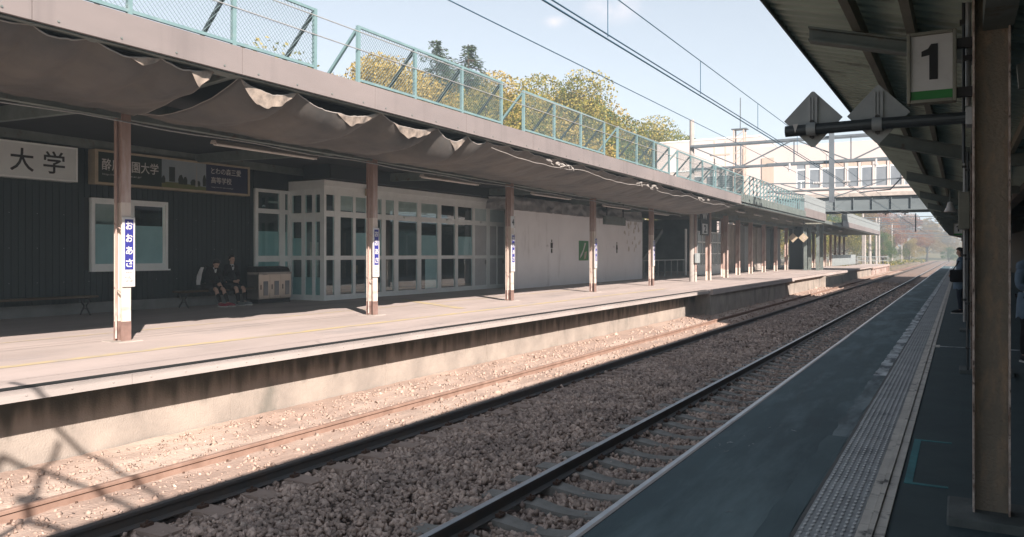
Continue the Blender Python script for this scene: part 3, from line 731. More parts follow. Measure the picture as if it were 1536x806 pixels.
# tarpaulins slung below
def tarp(name, t0, t1, t0i, t1i, clips, label, seed, zin=3.92, xin=-11.95, sag=1.0, folds=()):
    th = thing(name, (-10.6, (t0+t1)/2, 4.0), label, 'tarpaulin', 'tarpaulins slung under the left canopy')
    nu = int((t1-t0)*22); nv = 34; rs = random.Random(seed)
    amp = {}
    cl = sorted(clips)
    def outer(t):
        # scalloped between the clips
        for a, c in zip(cl[:-1], cl[1:]):
            if a <= t <= c:
                q = (t-a)/(c-a); d = amp.setdefault(a, rs.uniform(0.55, 1.0))
                return -0.20*sag*d*min(1.25, (c-a)**.8)*math.sin(math.pi*q**0.8)**0.9, sag*math.sin(math.pi*q), d
        return 0, 0, 0
    def fn(u, w):
        v = w**1.9
        to = t0+(t1-t0)*u; ti = t0i+(t1i-t0i)*u; t = to+(ti-to)*v
        so, pk, d = outer(to)
        z0 = 4.27+zs(to)*1.2+so
        zi = zin-0.0105*(t-8)
        steep = (0.02+sag*(.10+0.46*pk*d)*(0.8+0.4*mnoise.noise(Vector((to*0.9, seed, 0)))))
        drop = steep*(1-math.exp(-(v*2.57/0.20)))
        z = z0 + (zi-z0)*v - drop*(1-v)**1.5 - 0.20*math.sin(math.pi*min(1, v*1.02))**1.2*(0.7+0.5*mnoise.noise(Vector((t*0.45, v*2, seed))))
        z += 0.045*mnoise.noise(Vector((t*1.6, v*3.0, seed+5))) + 0.022*mnoise.noise(Vector((t*4, v*6, seed))) + .010*mnoise.noise(Vector((t*11-v*8, v*7, seed+2)))

        X = -9.38+(xin+9.38)*v + 0.02*pk
        return (X, t, z)
    m = MB(); m.mat(M['tarp']).grid(fn, nu, nv)
    o = m.build('sheet', parent=th, smooth=True); sol = o.modifiers.new('thickness', 'SOLIDIFY'); sol.thickness = 0.004
    hm = MB(); hm.mat(M['tarp_hem']).tube([fn(i/nu, 0.0) for i in range(nu+1)], 0.011, 6)
    hm.tube([fn(0, j/nv) for j in range(nv+1)], 0.008, 6); hm.tube([fn(1, j/nv) for j in range(nv+1)], 0.008, 6)
    hm.build('hem', parent=th)
    # pale folded-over flaps that hang from the sagging hem
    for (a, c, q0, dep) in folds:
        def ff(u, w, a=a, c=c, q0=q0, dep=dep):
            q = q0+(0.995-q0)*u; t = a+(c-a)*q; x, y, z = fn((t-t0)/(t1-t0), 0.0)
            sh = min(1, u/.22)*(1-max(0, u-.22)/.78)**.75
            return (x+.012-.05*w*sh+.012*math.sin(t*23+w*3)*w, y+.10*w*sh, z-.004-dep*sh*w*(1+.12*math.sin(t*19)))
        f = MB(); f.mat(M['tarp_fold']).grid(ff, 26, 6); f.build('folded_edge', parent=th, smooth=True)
    ck = MB(); ck.mat(M['galv'])
    for c in cl:
        z = 4.27+zs(c)*1.2; ck.tube([(-9.38, c, z-0.01), (-9.37, c, z+0.05), (-9.36, c, z+0.12)], 0.009, 6); ck.tube([(-9.4, c-.03, z), (-9.37, c, z+0.02), (-9.4, c+.03, z)], 0.008, 6)
    ck.build('clips', parent=th)
    return th
tarp('tarpaulin', -3.5, 7.78, -3.5, 8.25, [-3.5, -2, -.5, .9, 2.2, 3.5, 4.6, 5.2, 5.95, 6.9, 7.78], 'dark tarpaulin slung under the canopy above the left signs, its corner drooping', 3, sag=.55, folds=((5.95, 6.9, .5, .09), (6.9, 7.78, .5, .2)))
tarp('tarpaulin', 8.22, 15.3, 8.35, 15.6, [8.22, 9.41, 11.53, 13.36, 14.5, 15.3], 'scalloped grey brown tarpaulin with sunlit folds, left of the trailing cords', 8, folds=((8.22, 9.41, -.0, .26), (9.41, 11.53, .42, .15), (11.53, 13.36, .2, .19), (13.36, 14.5, .35, .17)))
tarp('tarpaulin', 15.32, 38.4, 15.65, 38.4, [15.32, 16.3, 17.2, 19, 20.6, 22, 24.4, 26, 27.1, 29.5, 31, 33.4, 35, 37, 38.4], 'long sagging tarpaulin with trailing cords under the far canopy half', 17, sag=.35)
# loose cords and torn ends along the far tarpaulin
cd = thing('loose_cord', (-9.5, 22, 4.0), 'pale loose cord trailing along the edge of the long tarpaulin', 'cord')
m = MB(); m.mat(M['tarp_hem']); pts = []
for i in range(120):
    t = 15.5+i*0.18; pts.append((-9.36-0.05*mnoise.noise(Vector((t, 0, 2))), t, 4.13+zs(t)*1.2-0.12*abs(math.sin((t-15.5)*0.62))-0.05*mnoise.noise(Vector((t*1.3, 4, 0)))))
m.tube(pts, 0.011, 6); m.build('cord', parent=cd)
for (t, n) in ((18.9, 9), (25.6, 10), (32.5, 7)):
    for k in range(n):
        m = MB(); m.mat(M['tarp_hem'])
        a = t+random.uniform(-.8, .9); z = 4.16+zs(a)*1.2
        p = [(-9.34, a, z)]
        for q in range(4): p.append((-9.34+random.uniform(-.03, .05), p[-1][1]+random.uniform(-.05, .14), p[-1][2]-random.uniform(-.01, .055)))
        m.tube(p, [0.012, 0.03, 0.036, 0.022, 0.006], 5)
        m.build('torn_scrap', parent=cd)

# ------------------------------------------------------------------ mesh fence on the roof
def fence_panel(L=5.0, bays=3, pitch=0.075, hgt=1.02, r=0.0034):
    root = thing('roof_fence', (0, 0, 0), '', 'fence', local=True)
    for k in range(bays+1):
        y = L*k/bays
        m = MB(); m.mat(M['teal_steel']).box(-0.03, 0.03, y-0.03, y+0.03, -0.04, hgt); m.build('post', parent=root)
        m = MB(); m.mat(M['teal_steel' if k == 0 else 'brace_dark']).bar((-0.03, y, hgt-0.06), (-0.92, y, 0.0), 0.05, 0.05); m.build('brace', parent=root)
    for (n, z) in (('top_rail', hgt-0.02), ('bottom_rail', 0.06)):
        m = MB(); m.mat(M['teal_steel'])
        for k in range(bays): m.box(-0.02, 0.02, L*k/bays+0.031, L*(k+1)/bays-0.031, z-0.022, z+0.022)
        m.build(n, parent=root)
    m = MB(); m.mat(M['teal_wire']); z0, z1 = 0.08, hgt-0.04; hh = z1-z0
    n = int((L+hh)/pitch)
    for k in range(n):
        for s in (1, -1):
            a = -hh + k*pitch
            p0 = a; p1 = a+hh; za, zb = z0, z1
            if p0 < 0: za = z0-p0; p0 = 0
            if p1 > L: zb = z1-(p1-L); p1 = L
            if zb <= za: continue
            if s > 0: m.tube([(0.012, p0, za), (0.012, p1, zb)], r, 3, cap=False)
            else: m.tube([(0.018, p0, z1+z0-za), (0.018, p1, z1+z0-zb)], r, 3, cap=False)
    m.build('wire_mesh', parent=root)
    return root
fp = fence_panel()
fl = ['teal mesh fence panel at the left end, cut by the picture edge',
      'teal mesh fence panel with its end brace showing, in front of the spruce',
      'teal mesh fence panel in front of the big yellow tree',
      'teal mesh fence panel, fourth along the roof from the left',
      'teal mesh fence panel in front of the pale building block, fifth along the roof',
      'teal mesh fence panel at the end of the grey fascia']
for i, (t, lab) in enumerate(zip((4.67, 10.75, 16.82, 22.88, 28.84, 34.2), fl)):
    o = fp if i == 0 else copy_tree(fp)
    o.location = (-9.26, t, 4.66+zs(t)); o.rotation_euler = (-0.0075, 0, 0)
    tag(o, lab, 'fence', 'mesh fence panels on the canopy roof')
o = copy_tree(fp); o.location = (-9.26, -1.4, 4.66+zs(-1.4)); tag(o, 'teal mesh fence panel outside the picture to the left', 'fence', 'mesh fence panels on the canopy roof')

# ------------------------------------------------------------------ older canopy further on
c2 = thing('platform_canopy', (-13, 75, 4.2), 'older low canopy with a corrugated edge on many rusty posts, further along', 'canopy')
b = MB(); b.mat(M['roof_top']).box(-21.5, -9.3, 38.3, 66.4, 4.40, 4.5); b.mat(M['roof_top']).box(-16.5, -9.3, 76.6, 115, 4.33, 4.45); b.box(-16.5, -11, 66.41, 76.59, 4.3, 4.42)
b.build('roof', parent=c2)
b = MB(); b.mat(M['steel_dark'])
t = 38.75
while t < 57:
    b.box(-9.3, -9.2 if int(round((t-38.75)/0.2)) % 2 == 0 else -9.235, t, t+0.2, 4.17, 4.56); t += 0.2
b.build('corrugated_edge', parent=c2)
b = MB(); b.mat(M['fascia']).box(-9.3, -9.2, 57.0, 66.4, 4.2, 4.78); b.box(-9.3, -9.2, 76.6, 115, 4.14, 4.62)
b.build('parapet', parent=c2)
b = MB(); b.mat(M['steel_dark']).box(-9.6, -9.31, 38.8, 115, 4.06, 4.3)
b.box(-13.4, -13.2, 38.8, 115, 3.9, 4.3); b.build('long_beam', parent=c2)
for k in range(26):
    t = 40+k*2.9
    b = MB(); b.mat(M['steel_olive']); b.bar((-16.4, t, 4.2), (-9.4, t, 4.16), 0.09, 0.16); b.build('rafter', parent=c2)
# denser fence and picket fences on it
f2 = thing('roof_fence', (-9.26, 48, 4.56), 'pale teal fence of many close slanted stays above the corrugated edge', 'fence')
t = 40.6
while t < 56.6:
    b = MB(); b.mat(M['teal_steel']).box(-9.29, -9.23, t-.025, t+.025, 4.55, 5.56); b.build('post', parent=f2)
    b = MB(); b.mat(M['teal_steel']).bar((-9.29, t, 5.5), (-10.2, t, 4.5), 0.05, 0.05); b.build('stay', parent=f2); t += 0.82
b = MB(); b.mat(M['teal_steel']).box(-9.28, -9.24, 40.6, 56.4, 5.53, 5.58); b.build('top_rail', parent=f2)
def picket(t0, t1, z0, label):
    f = thing('picket_fence', (-9.26, (t0+t1)/2, z0), label, 'fence', 'white picket fences on the far canopy')
    b = MB(); b.mat(M['pale_steel']); t = t0
    while t < t1: b.box(-9.27, -9.24, t, t+0.06, z0, z0+0.9); t += 0.27
    b.build('pickets', parent=f)
    b = MB(); b.mat(M['pale_steel']).box(-9.262, -9.248, t0, t1, z0+0.9, z0+0.95); b.build('top_rail', parent=f)
    for k in range(int((t1-t0)/4)+1):
        b = MB(); b.mat(M['pale_steel']).box(-9.31, -9.2705, t0+k*4, t0+k*4+0.09, z0, z0+0.98); b.build('post', parent=f)
picket(57.05, 66.3, 4.781, 'pale picket fence on the canopy edge, before the footbridge gap')
picket(76.7, 114.8, 4.621, 'pale picket fence on the canopy edge, beyond the footbridge gap')
# =================================================================== LEFT PLATFORM OBJECTS
FL = 0.17
def left_column(t, h):
    root = thing('canopy_column', (0, 0, 0), '', 'column', local=True)
    def hsec(m, z0, z1, o=0.0):
        m.box(0.085+o, 0.10+o, -0.085-o, 0.085+o, z0, z1); m.box(-0.10-o, -0.085-o, -0.085-o, 0.085+o, z0, z1); m.box(-0.0845, 0.0845, -0.006-o, 0.006+o, z0, z1)
    m = MB(); m.mat(M['rust_column']); hsec(m, 2.30, h); m.build('upper_shaft', parent=root)
    m = MB(); m.mat(M['white_column']); hsec(m, 0.33, 2.2995); m.build('lower_shaft', parent=root)  # lower part paler: its sunlit look is put into the colour
    m = MB(); m.mat(M['brown_base']); hsec(m, 0.0, 0.3295, 0.004); m.build('base', parent=root)
    m = MB(); m.mat(M['concrete']).box(-0.24, 0.24, -0.22, 0.22, -0.02, 0.012); m.build('footing', parent=root, bevel=0.008)
    m = MB(); m.mat(M['rust_column'])
    for z in (0.9, 1.95): m.bar((-0.085, -0.088, z), (0.085, -0.088, z-0.09), 0.02, 0.012)
    m.tube([(-0.02, -0.10, 0.05), (-0.02, -0.10, h-0.1)], 0.016, 6)
    m.build('side_bracket', parent=root)
    return root
def name_plate():
    r = thing('station_name_plate', (0, 0, 0), '', 'name plate', local=True)
    m = MB(); m.mat(M['sign_white']).box(0, 0.03, -0.115, 0.115, 0.0, 1.16); m.build('board', parent=r, bevel=0.012)
    m = MB(); m.mat(M['sign_blue']).box(0.0305, 0.034, -0.075, 0.075, 0.29, 1.12); m.build('blue_panel', parent=r)
    for i, ch in enumerate('おおあさ'):
        text('letter', ch, M['letter'], r, (0.0365, 0, 1.02-0.207*i), (0, 1, 0), (0, 0, 1), 0.125, 0.135, bold=0.025)
    text('small_letters', 'おおあさ', M['ink'], r, (0.0325, 0, 0.245), (0, 1, 0), (0, 0, 1), 0.11, 0.025)
    text('small_letters', 'サッポロ\n →のっぽろ', M['photo_dark'], r, (0.0325, 0.0, 0.13), (0, 1, 0), (0, 0, 1), 0.15, 0.10)
    return r
CT = [8.16, 14.55, 21.1, 27.45, 33.95]
cl = ['rusty steel canopy column in front of the dark building window', 'rusty steel canopy column in front of the glass porch',
      'rusty steel canopy column at the seam of glass porch and white wall', 'rusty steel canopy column beside the green poster',
      'rusty steel canopy column near the far end of the white wall']
pl = ['blue station name plate on the column in front of the dark window', 'blue station name plate on the column in front of the glass porch',
      'blue station name plate below the small number 4', 'blue station name plate on the column beside the green poster', 'blue station name plate on the last column before the dark stair']
cproto = pproto = None
for i, t in enumerate(CT):
    if i == 0: c = cproto = left_column(t, 4.0-FL)
    else: c = copy_tree(cproto)
    c.location = (-12.1, t, FL); tag(c, cl[i], 'column', 'columns of the near left canopy')
    if i == 0: p = pproto = name_plate()
    else: p = copy_tree(pproto)
    p.location = (-11.998, t + (0.03 if i == 0 else 0.0), 1.07); tag(p, pl[i], 'name plate', 'vertical station name plates')
o = thing('number_plate', (-11.99, 21.1, 2.6), 'small white plate with a 4 on the third column', 'sign')
m = MB(); m.mat(M['sign_white']).box(-11.998, -11.985, 20.98, 21.24, 2.42, 2.78); m.build('plate', parent=o, bevel=0.006)
text('numeral', '4', M['ink'], o, (-11.9825, 21.11, 2.6), (0, 1, 0), (0, 0, 1), 0.13, 0.2, bold=0.02)

# dark sided station building
sb = thing('station_building', (-19, 10, FL), 'black sided station building behind the benches', 'building')
m = MB(); m.mat(M['siding'])
T = -2.0; X0 = -18.5
while T < 16.7:
    w = min(0.155, 16.74-T)
    if not (11.62 < T+w and T < 13.76):
        m.box(X0-0.1, X0, T, T+w-0.012, 0.43, 4.44)
    else:
        m.box(X0-0.1, X0, T, T+w-0.012, 0.43, 1.22); m.box(X0-0.1, X0, T, T+w-0.012, 3.0, 4.44)
    T += 0.155
m.build('siding', parent=sb)
m = MB(); m.mat(M['siding_trim']).box(X0-0.3, X0-0.02, -2, 11.6, 0.43, 4.43); m.box(X0-0.3, X0-0.02, 13.8, 16.74, 0.43, 4.43); m.box(X0-0.3, X0-0.02, 11.6, 13.8, 0.43, 1.22); m.box(X0-0.3, X0-0.02, 11.6, 13.8, 3.0, 4.43); m.box(X0-0.28, X0+0.02, 16.745, 34, 3.6, 4.43)
m.box(-17.7, -16.6, 18.0, 30, 3.93, 4.43); m.build('wall', parent=sb)
m = MB(); m.mat(M['galv'])
for z in (0.95, 1.75, 2.55):
    for k in range(30): m.ball((X0+0.001, -1.5+k*0.62+0.07, z), 0.009, n=6, m=4)
m.build('screws', parent=sb)
m = MB(); m.mat(M['skirting']).box(X0-0.2, X0+0.03, -2, 16.74, FL, 0.429); m.build('plinth', parent=sb)
wf = MB(); wf.mat(M['alu'])
y0, y1, z0, z1 = 11.62, 13.76, 1.22, 3.0
for (a, b_, c, d) in ((y0, y0+.07, z0, z1), (y1-.07, y1, z0, z1), (y0+.071, y1-.071, z0, z0+.09), (y0+.071, y1-.071, z1-.08, z1), ((y0+y1)/2-.06, (y0+y1)/2+.06, z0+.091, z1-.081)): wf.box(X0-0.06, X0+0.06, a, b_, c, d)
wf.box(X0-0.05, X0+0.12, y0-.03, y1+.03, z0-.04, z0-.001)
for (a, b_) in ((y0+.0715, (y0+y1)/2-.061), ((y0+y1)/2+.061, y1-.0715)):
    for (c, d, e, f) in ((a, a+.05, z0+.091, z1-.081), (b_-.05, b_, z0+.091, z1-.081), (a+.051, b_-.051, z0+.091, z0+.15), (a+.051, b_-.051, z1-.14, z1-.081)): wf.box(X0-.03, X0+.02, c, d, e, f)
w = wf.build('window', parent=sb)
for (a, b_) in ((y0+.115, (y0+y1)/2-.105), ((y0+y1)/2+.105, y1-.115)):
    m = MB(); m.mat(M['glass']).box(X0-.012, X0-.006, a, b_, z0+.14, z1-.13); m.build('pane', parent=w)
    m = MB(); m.mat(M['frost']).box(X0-.02, X0-.014, a, b_, z0+.14, z0+1.13); m.build('frosted_film', parent=w)
m = MB(); m.mat(M['room_dark']).box(-21.2, -21.0, -2, 34, 0, 4.4); m.box(-21, -18.81, 11.0, 11.2, FL, 4); m.box(-21, -18.81, 14.2, 14.4, FL, 4)
m.mat(M['curtain']).box(-18.9, -18.85, 11.9, 12.9, 2.35, 3.0); m.mat(M['bench_wood']).box(-19.6, -19.4, 13.0, 13.6, 0.6, 2.8)
m.build('room', parent=sb)

# glazed bay between the dark wall and the porch, and the porch itself
gp = thing('glass_porch', (-17.5, 23, FL), 'long white framed glass porch with doors and clear panes', 'porch')
XF = -17.0; Y0 = 18.17; Y1 = 29.3
fr = MB(); fr.mat(M['alu'])
muls = [(18.17, 18.27), (18.64, 18.91), (19.51, 19.63), (20.17, 20.27), (20.95, 21.16), (21.62, 21.86), (22.97, 23.2), (24.23, 24.47), (25.41, 25.6), (26.66, 26.84), (27.75, 28.0), (29.2, 29.3)]
for (a, b_) in muls: fr.box(XF-.08, XF, a, b_, FL, 3.62)
rails_z = [(FL+.001, .34), (1.43, 1.56), (2.78, 2.96), (3.46, 3.62)]
for i in range(len(muls)-1):
    a = muls[i][1]+.0005; b_ = muls[i+1][0]-.0005
    for (c, d) in rails_z: fr.box(XF-.07, XF-.008, a, b_, c, d)
fr.box(XF-.10, XF+.02, Y0-.02, Y1, 3.621, 3.72); fr.box(XF-.08, XF+.06, Y0-.05, Y1, 3.721, 3.90)
# side wall and bay frames
sx = [(-18.5, -18.36), (-17.95, -17.80), (-17.5, -17.38), (-17.17, -17.081)]
for (a, b_) in sx: fr.box(a, b_, Y0, Y0+.08, FL, 3.62)
for i in range(3):
    for (c, d) in ((FL+.001, .34), (1.43, 1.56), (2.62, 2.9), (3.46, 3.62)): fr.box(sx[i][1]+.0005, sx[i+1][0]-.0005, Y0+.008, Y0+.07, c, d)
fr.box(-18.5, XF-.1005, Y0-.02, Y0+.1, 3.621, 3.90)
by = [(16.75, 16.86), (17.72, 17.95), (18.08, 18.165)]
for (a, b_) in by: fr.box(-18.5, -18.42, a, b_, FL, 3.6)
for (c, d) in ((FL+.001, .5), (1.38, 1.56), (2.86, 3.0), (3.5, 3.6)): fr.box(-18.49, -18.43, 16.8605, 17.7195, c, d); fr.box(-18.49, -18.43, 17.9505, 18.0795, c, d)
fr.build('frame', parent=gp)
random.seed(4)
kinds = {0: 'c', 1: 'c', 2: 'c', 3: 'c', 4: 'c', 5: 'c', 6: 'f', 7: 'c', 8: 'c', 9: 'd', 10: 'd'}
for i in range(len(muls)-1):
    a = muls[i][1]+.001; b_ = muls[i+1][0]-.001
    if 27.5 < muls[i+1][0] or i == 9:
        m = MB(); m.mat(M['door_white']).box(XF-.05, XF-.03, a, b_, .341, 1.429); m.box(XF-.05, XF-.03, a, b_, 1.561, 2.779)
        mid = (a+b_)/2; m.mat(M['alu']).box(XF-.03, XF+.01, mid-.03, mid+.03, .3, 2.8) if i == 10 else None
        d = m.build('door', parent=gp)
        m = MB(); m.mat(M['galv']).box(XF-.03, XF+.03, b_-.12, b_-.09, 1.2, 1.36); m.build('handle', parent=d)
        m = MB(); m.mat(M['frost']).box(XF-.045, XF-.035, a, b_, 2.961, 3.459); m.build('window_pane', parent=gp)
        continue
    for j, (c, d) in enumerate(((.341, 1.429), (1.561, 2.779), (2.961, 3.459))):
        m = MB(); m.mat(M['glass']).box(XF-.042, XF-.036, a, b_, c, d); pn = m.build('window_pane', parent=gp)
        if j == 2 and i in (1, 2, 3, 4, 5, 6): m = MB(); m.mat(M['curtain']).box(XF-.06, XF-.05, a, b_, c+.04, d); m.build('roller_blind', parent=pn)
        if j == 1 and i in (2, 3, 6, 8): m = MB(); m.mat(M['frost']).box(XF-.055, XF-.046, a, b_, c, c+.74); m.build('frosted_film', parent=pn)  # film here also stands in for bright reflections across the lower panes
        if j == 1 and i in (5,): m = MB(); m.mat(M['room_dark']).box(XF-.055, XF-.046, a, b_, c, d-.33); m.build('film', parent=pn)
        if j == 0 and i == 6: m = MB(); m.mat(M['frost']).box(XF-.055, XF-.046, a+.3, b_, c, d); m.build('frosted_film', parent=pn)
for i in range(3):
    for (c, d) in ((.341, 1.429), (1.561, 2.619), (2.901, 3.459)):
        m = MB(); m.mat(M['glass_side']).box(sx[i][1]+.001, sx[i+1][0]-.001, Y0+.03, Y0+.036, c, d); m.build('side_pane', parent=gp)
        if c == .341 or (c > 1 and c < 2 and i == 0): m = MB(); m.mat(M['frost']).box(sx[i][1]+.001, sx[i+1][0]-.001, Y0+.04, Y0+.046, c, c+.55); m.build('frosted_film', parent=gp)
for (a, b_) in ((16.861, 17.719), (17.951, 18.079)):
    for (c, d) in ((.501, 1.379), (1.561, 2.859), (3.001, 3.499)):
        m = MB(); m.mat(M['glass_side']).box(-18.47, -18.464, a, b_, c, d); m.build('bay_pane', parent=gp)
        if c < 2: m = MB(); m.mat(M['frost']).box(-18.48, -18.473, a, b_, c, c+.75 if c > 1 else d); m.build('frosted_film', parent=gp)
# handles, inside furniture
m = MB(); m.mat(M['sign_cream'])
for t in (24.75, 24.95, 25.15): m.tube([(-17.6, t, .2), (-17.62, t+.1, 2.1)], .03, 6)
m.mat(M['curtain']).box(-18.3, -18.25, 18.9, 19.25, .5, 2.0); m.mat(M['room_dark']).box(-18.6, -18.0, 22.0, 22.9, FL, 1.3)
m.mat(M['frost']).box(-17.75, -17.7, 21.2, 21.6, .2, 2.7); m.mat(M['sign_cream']).box(-19.4, -19.3, 22.1, 22.4, .9, 1.2); m.mat(M['lamp_tube']).box(-18.6, -18.55, 17.4, 18.0, 3.2, 3.26)
m.mat(M['steel_dark']).box(-20.9, -18.81, 16.5, 16.6, FL, 3.6)
m.build('inside_fittings', parent=gp)
for t in (22.3, 24.95, 27.4): m = MB(); m.mat(M['alu']).box(XF, XF+.06, t-.16, t+.16, 2.86, 2.93); m.build('door_sensor', parent=gp)
o = thing('small_box', (XF, 20.1, 3.6), 'small cream box on the porch lintel beside the second column', 'box')
m = MB(); m.mat(M['sign_cream']).box(XF+.061, XF+.16, 20.0, 20.42, 3.52, 3.75); m.build('case', parent=o, bevel=.01)
m = MB(); m.mat(M['ink']).box(XF+.1605, XF+.165, 20.17, 20.23, 3.58, 3.68); m.build('mark', parent=o)

# white wall with toilet pictograms
ww = thing('white_wall', (-15.95, 35, FL), 'long plain white wall with toilet pictograms beyond the porch', 'wall')
m = MB(); m.mat(M['white_wall']).box(-16.1, -15.9, 27.9, 43.1, FL, 3.45); m.box(-21, -16.11, 42.9, 43.1, FL, 3.45); m.build('wall', parent=ww)
m = MB(); m.mat(M['skirting']).box(-16.99, -16.11, 29.31, 29.4, FL, 4.4); m.build('return', parent=ww)
m = MB(); m.mat(M['silver_sheet'])
m.grid(lambda u, v: (-15.86-0.10*v+0.09*mnoise.noise(Vector((u*26, v*2.2, 1)))+0.04*mnoise.noise(Vector((u*70, v*5, 1))), 27.9+15.2*u, 3.42+0.58*v+0.02*mnoise.noise(Vector((u*30, 3, 1)))), 160, 8)
m.build('crumpled_sheet', parent=ww, smooth=True)
m = MB(); m.mat(M['silver_sheet'])
m.grid(lambda u, v: (-16.6+0.5*u+0.08*mnoise.noise(Vector((u*9, v*3, 1))), 27.2+0.7*u-0.2*(1-v), 3.45+0.5*v), 10, 6); m.build('loose_sheet_end', parent=ww)
m = MB(); m.mat(M['lamp_tube'])   # peeled paint flakes show the pale undercoat
rs = random.Random(3)
for k in range(26):
    t = rs.uniform(40.2, 42.8); z = rs.uniform(1.7, 2.9) if k > 9 else rs.uniform(3.0, 3.3)
    h = rs.uniform(.08, .3); w_ = rs.uniform(.04, .13)
    m.prism([(t-w_, z), (t+w_*.4, z-.03), (t+w_, z+h*.4), (t+w_*.3, z+h), (t-w_*.5, z+h*.8)], 'x', -15.8999, -15.892)
m.build('peeled_patches', parent=ww)
def pictogram(t, skirt, label, colr):
    o = thing('toilet_sign', (-15.89, t, 1.95), label, 'sign')
    m = MB(); m.mat(colr); m.ball((-15.89, t, 2.2), .012, .055, .06, 8, 6)
    if skirt: m.prism([(t-.06, 2.12), (t+.06, 2.12), (t+.12, 1.85), (t-.12, 1.85)], 'x', -15.898, -15.884)
    else: m.prism([(t-.1, 2.12), (t+.1, 2.12), (t+.09, 1.88), (t-.09, 1.88)], 'x', -15.898, -15.884)
    m.box(-15.898, -15.884, t-.06, t-.015, 1.66, 1.8495); m.box(-15.898, -15.884, t+.015, t+.06, 1.66, 1.8495)
    m.build('figure', parent=o)
    text('caption', 'お手洗', M['galv'], o, (-15.894, t-.42, 1.98), (0, 1, 0), (0, 0, 1), .2, .1)
pictogram(31.5, False, 'black man pictogram on the white wall, between third and fourth columns', M['ink'])
pictogram(39.2, True, 'woman pictogram on the white wall, between fourth and fifth columns', M['ink'])
o = thing('poster', (-15.89, 35, 1.8), 'green emergency exit poster behind the fourth column', 'poster')
m = MB(); m.mat(M['sign_green']).box(-15.899, -15.885, 34.4, 35.5, 1.3, 2.25); m.build('board', parent=o)
m = MB(); m.mat(M['letter']).prism([(34.5, 1.4), (34.75, 1.55), (35.0, 1.85), (35.2, 2.15), (35.05, 2.15), (34.85, 1.8), (34.6, 1.6)], 'x', -15.8845, -15.88); m.mat(M['yellow_paint']).prism([(34.95, 1.35), (35.2, 1.4), (35.3, 1.75), (35.05, 1.7)], 'x', -15.8845, -15.88); m.build('picture', parent=o)
o = thing('hanging_sign', (-15, 37.6, 3.4), 'dark hanging sign box in front of the white wall', 'sign')
m = MB(); m.mat(M['steel_dark']).box(-15.3, -15.15, 35.9, 38.6, 3.08, 3.5); m.build('box', parent=o, bevel=.01)
for q in (36.2, 38.4): m = MB(); m.mat(M['black']).box(-15.25, -15.2, q, q+.05, 3.501, 4.3); m.build('hanger', parent=o)

# recess beyond the white wall: stair, railing, glazing
st = thing('stair_hall', (-17, 50, FL), 'dark recessed stair hall with railing beyond the white wall', 'building')
m = MB(); m.mat(M['room_dark']).box(-21, -20.8, 43.2, 66, FL, 4.2); m.box(-20.7, -15.6, 57.8, 58, 0.3, 4.2); m.build('wall', parent=st)
m = MB(); m.mat(M['steel_dark']); m.prism([(44.5, FL), (50.5, 3.3), (50.5, 3.0), (45.2, FL)], 'x', -19.2, -17.2)
m.build('stair_flight', parent=st)
m = MB(); m.mat(M['pale_steel']); 
for k in range(7): m.box(-16.03, -15.98, 43.6+k*1.25, 43.66+k*1.25, FL, 1.2)
m.box(-16.03, -15.98, 43.5, 51.4, 1.201, 1.26); m.build('railing', parent=st)
m = MB(); m.mat(M['alu']); m.box(-16.02, -15.95, 51.5, 51.8, FL, 3.3)
for k in range(6): m.box(-15.56, -15.5, 52.6+k*1.3, 52.68+k*1.3, .8, 3.2)
for z in (.8, 1.6, 2.4, 3.12): m.box(-15.55, -15.51, 52.6, 59.1, z, z+.07)
m.box(-15.6, -15.45, 52.5, 59.3, FL, .79); m.build('window_frame', parent=st)
m = MB(); m.mat(M['far_glass']).box(-15.54, -15.53, 52.6, 59.1, .86, 3.12); m.build('glazing', parent=st)
# boarded wall behind the rusty posts
bw = thing('boarded_wall', (-15.6, 70, FL), 'patched grey boarded wall behind the far rusty posts', 'wall')
rs = random.Random(9); t = 59.4
while t < 79:
    L = rs.uniform(1.0, 1.9); m = MB(); m.mat(rs.choice([M['concrete'], M['skirting'], M['white_wall'], M['galv'], M['concrete_wall']]))
    m.box(-15.7, -15.6+rs.uniform(-.05, .05), t, t+L-.05, FL, 3.95); m.build('board', parent=bw); t += L

# signs on the dark wall
s1 = thing('signboard', (-18.35, 9, 3.3), 'large pale signboard with big black characters at the left edge', 'sign')
m = MB(); m.mat(M['sign_grey']).box(-18.49, -18.22, 3.5, 11.08, 3.36, 4.09); m.build('face', parent=s1)
m = MB(); m.mat(M['alu'])
m.box(-18.49, -18.2, 3.45, 11.13, 4.091, 4.13); m.box(-18.49, -18.2, 3.45, 11.13, 3.32, 3.359); m.box(-18.49, -18.2, 11.081, 11.13, 3.3595, 4.0905); m.build('frame', parent=s1)
for ch, t, w_ in (('学', 10.58, .50), ('大', 9.86, .52), ('園', 9.14, .46), ('学', 8.42, .5), ('農', 7.7, .5), ('酪', 6.98, .5)):
    text('letter', ch, M['ink'], s1, (-18.216, t, 3.73), (0, 1, 0), (0, 0, 1), w_, .52, bold=.012)
s2 = thing('signboard', (-18.3, 14, 3.3), 'long cream framed signboard in green, picture and navy thirds', 'sign')
m = MB(); m.mat(M['sign_cream']).box(-18.495, -18.23, 11.56, 16.34, 3.32, 4.17); m.build('case', parent=s2, bevel=.01)
m = MB(); m.mat(M['sign_cream']).box(-18.2295, -18.2, 11.56, 16.34, 4.115, 4.17); m.box(-18.2295, -18.2, 11.56, 16.34, 3.32, 3.375); m.box(-18.2295, -18.2, 11.56, 11.64, 3.3755, 4.1145); m.box(-18.2295, -18.2, 16.27, 16.34, 3.3755, 4.1145); m.build('frame', parent=s2)
m = MB(); m.mat(M['sign_dkgreen']).box(-18.2295, -18.215, 11.641, 13.40, 3.376, 4.114); m.build('green_panel', parent=s2)
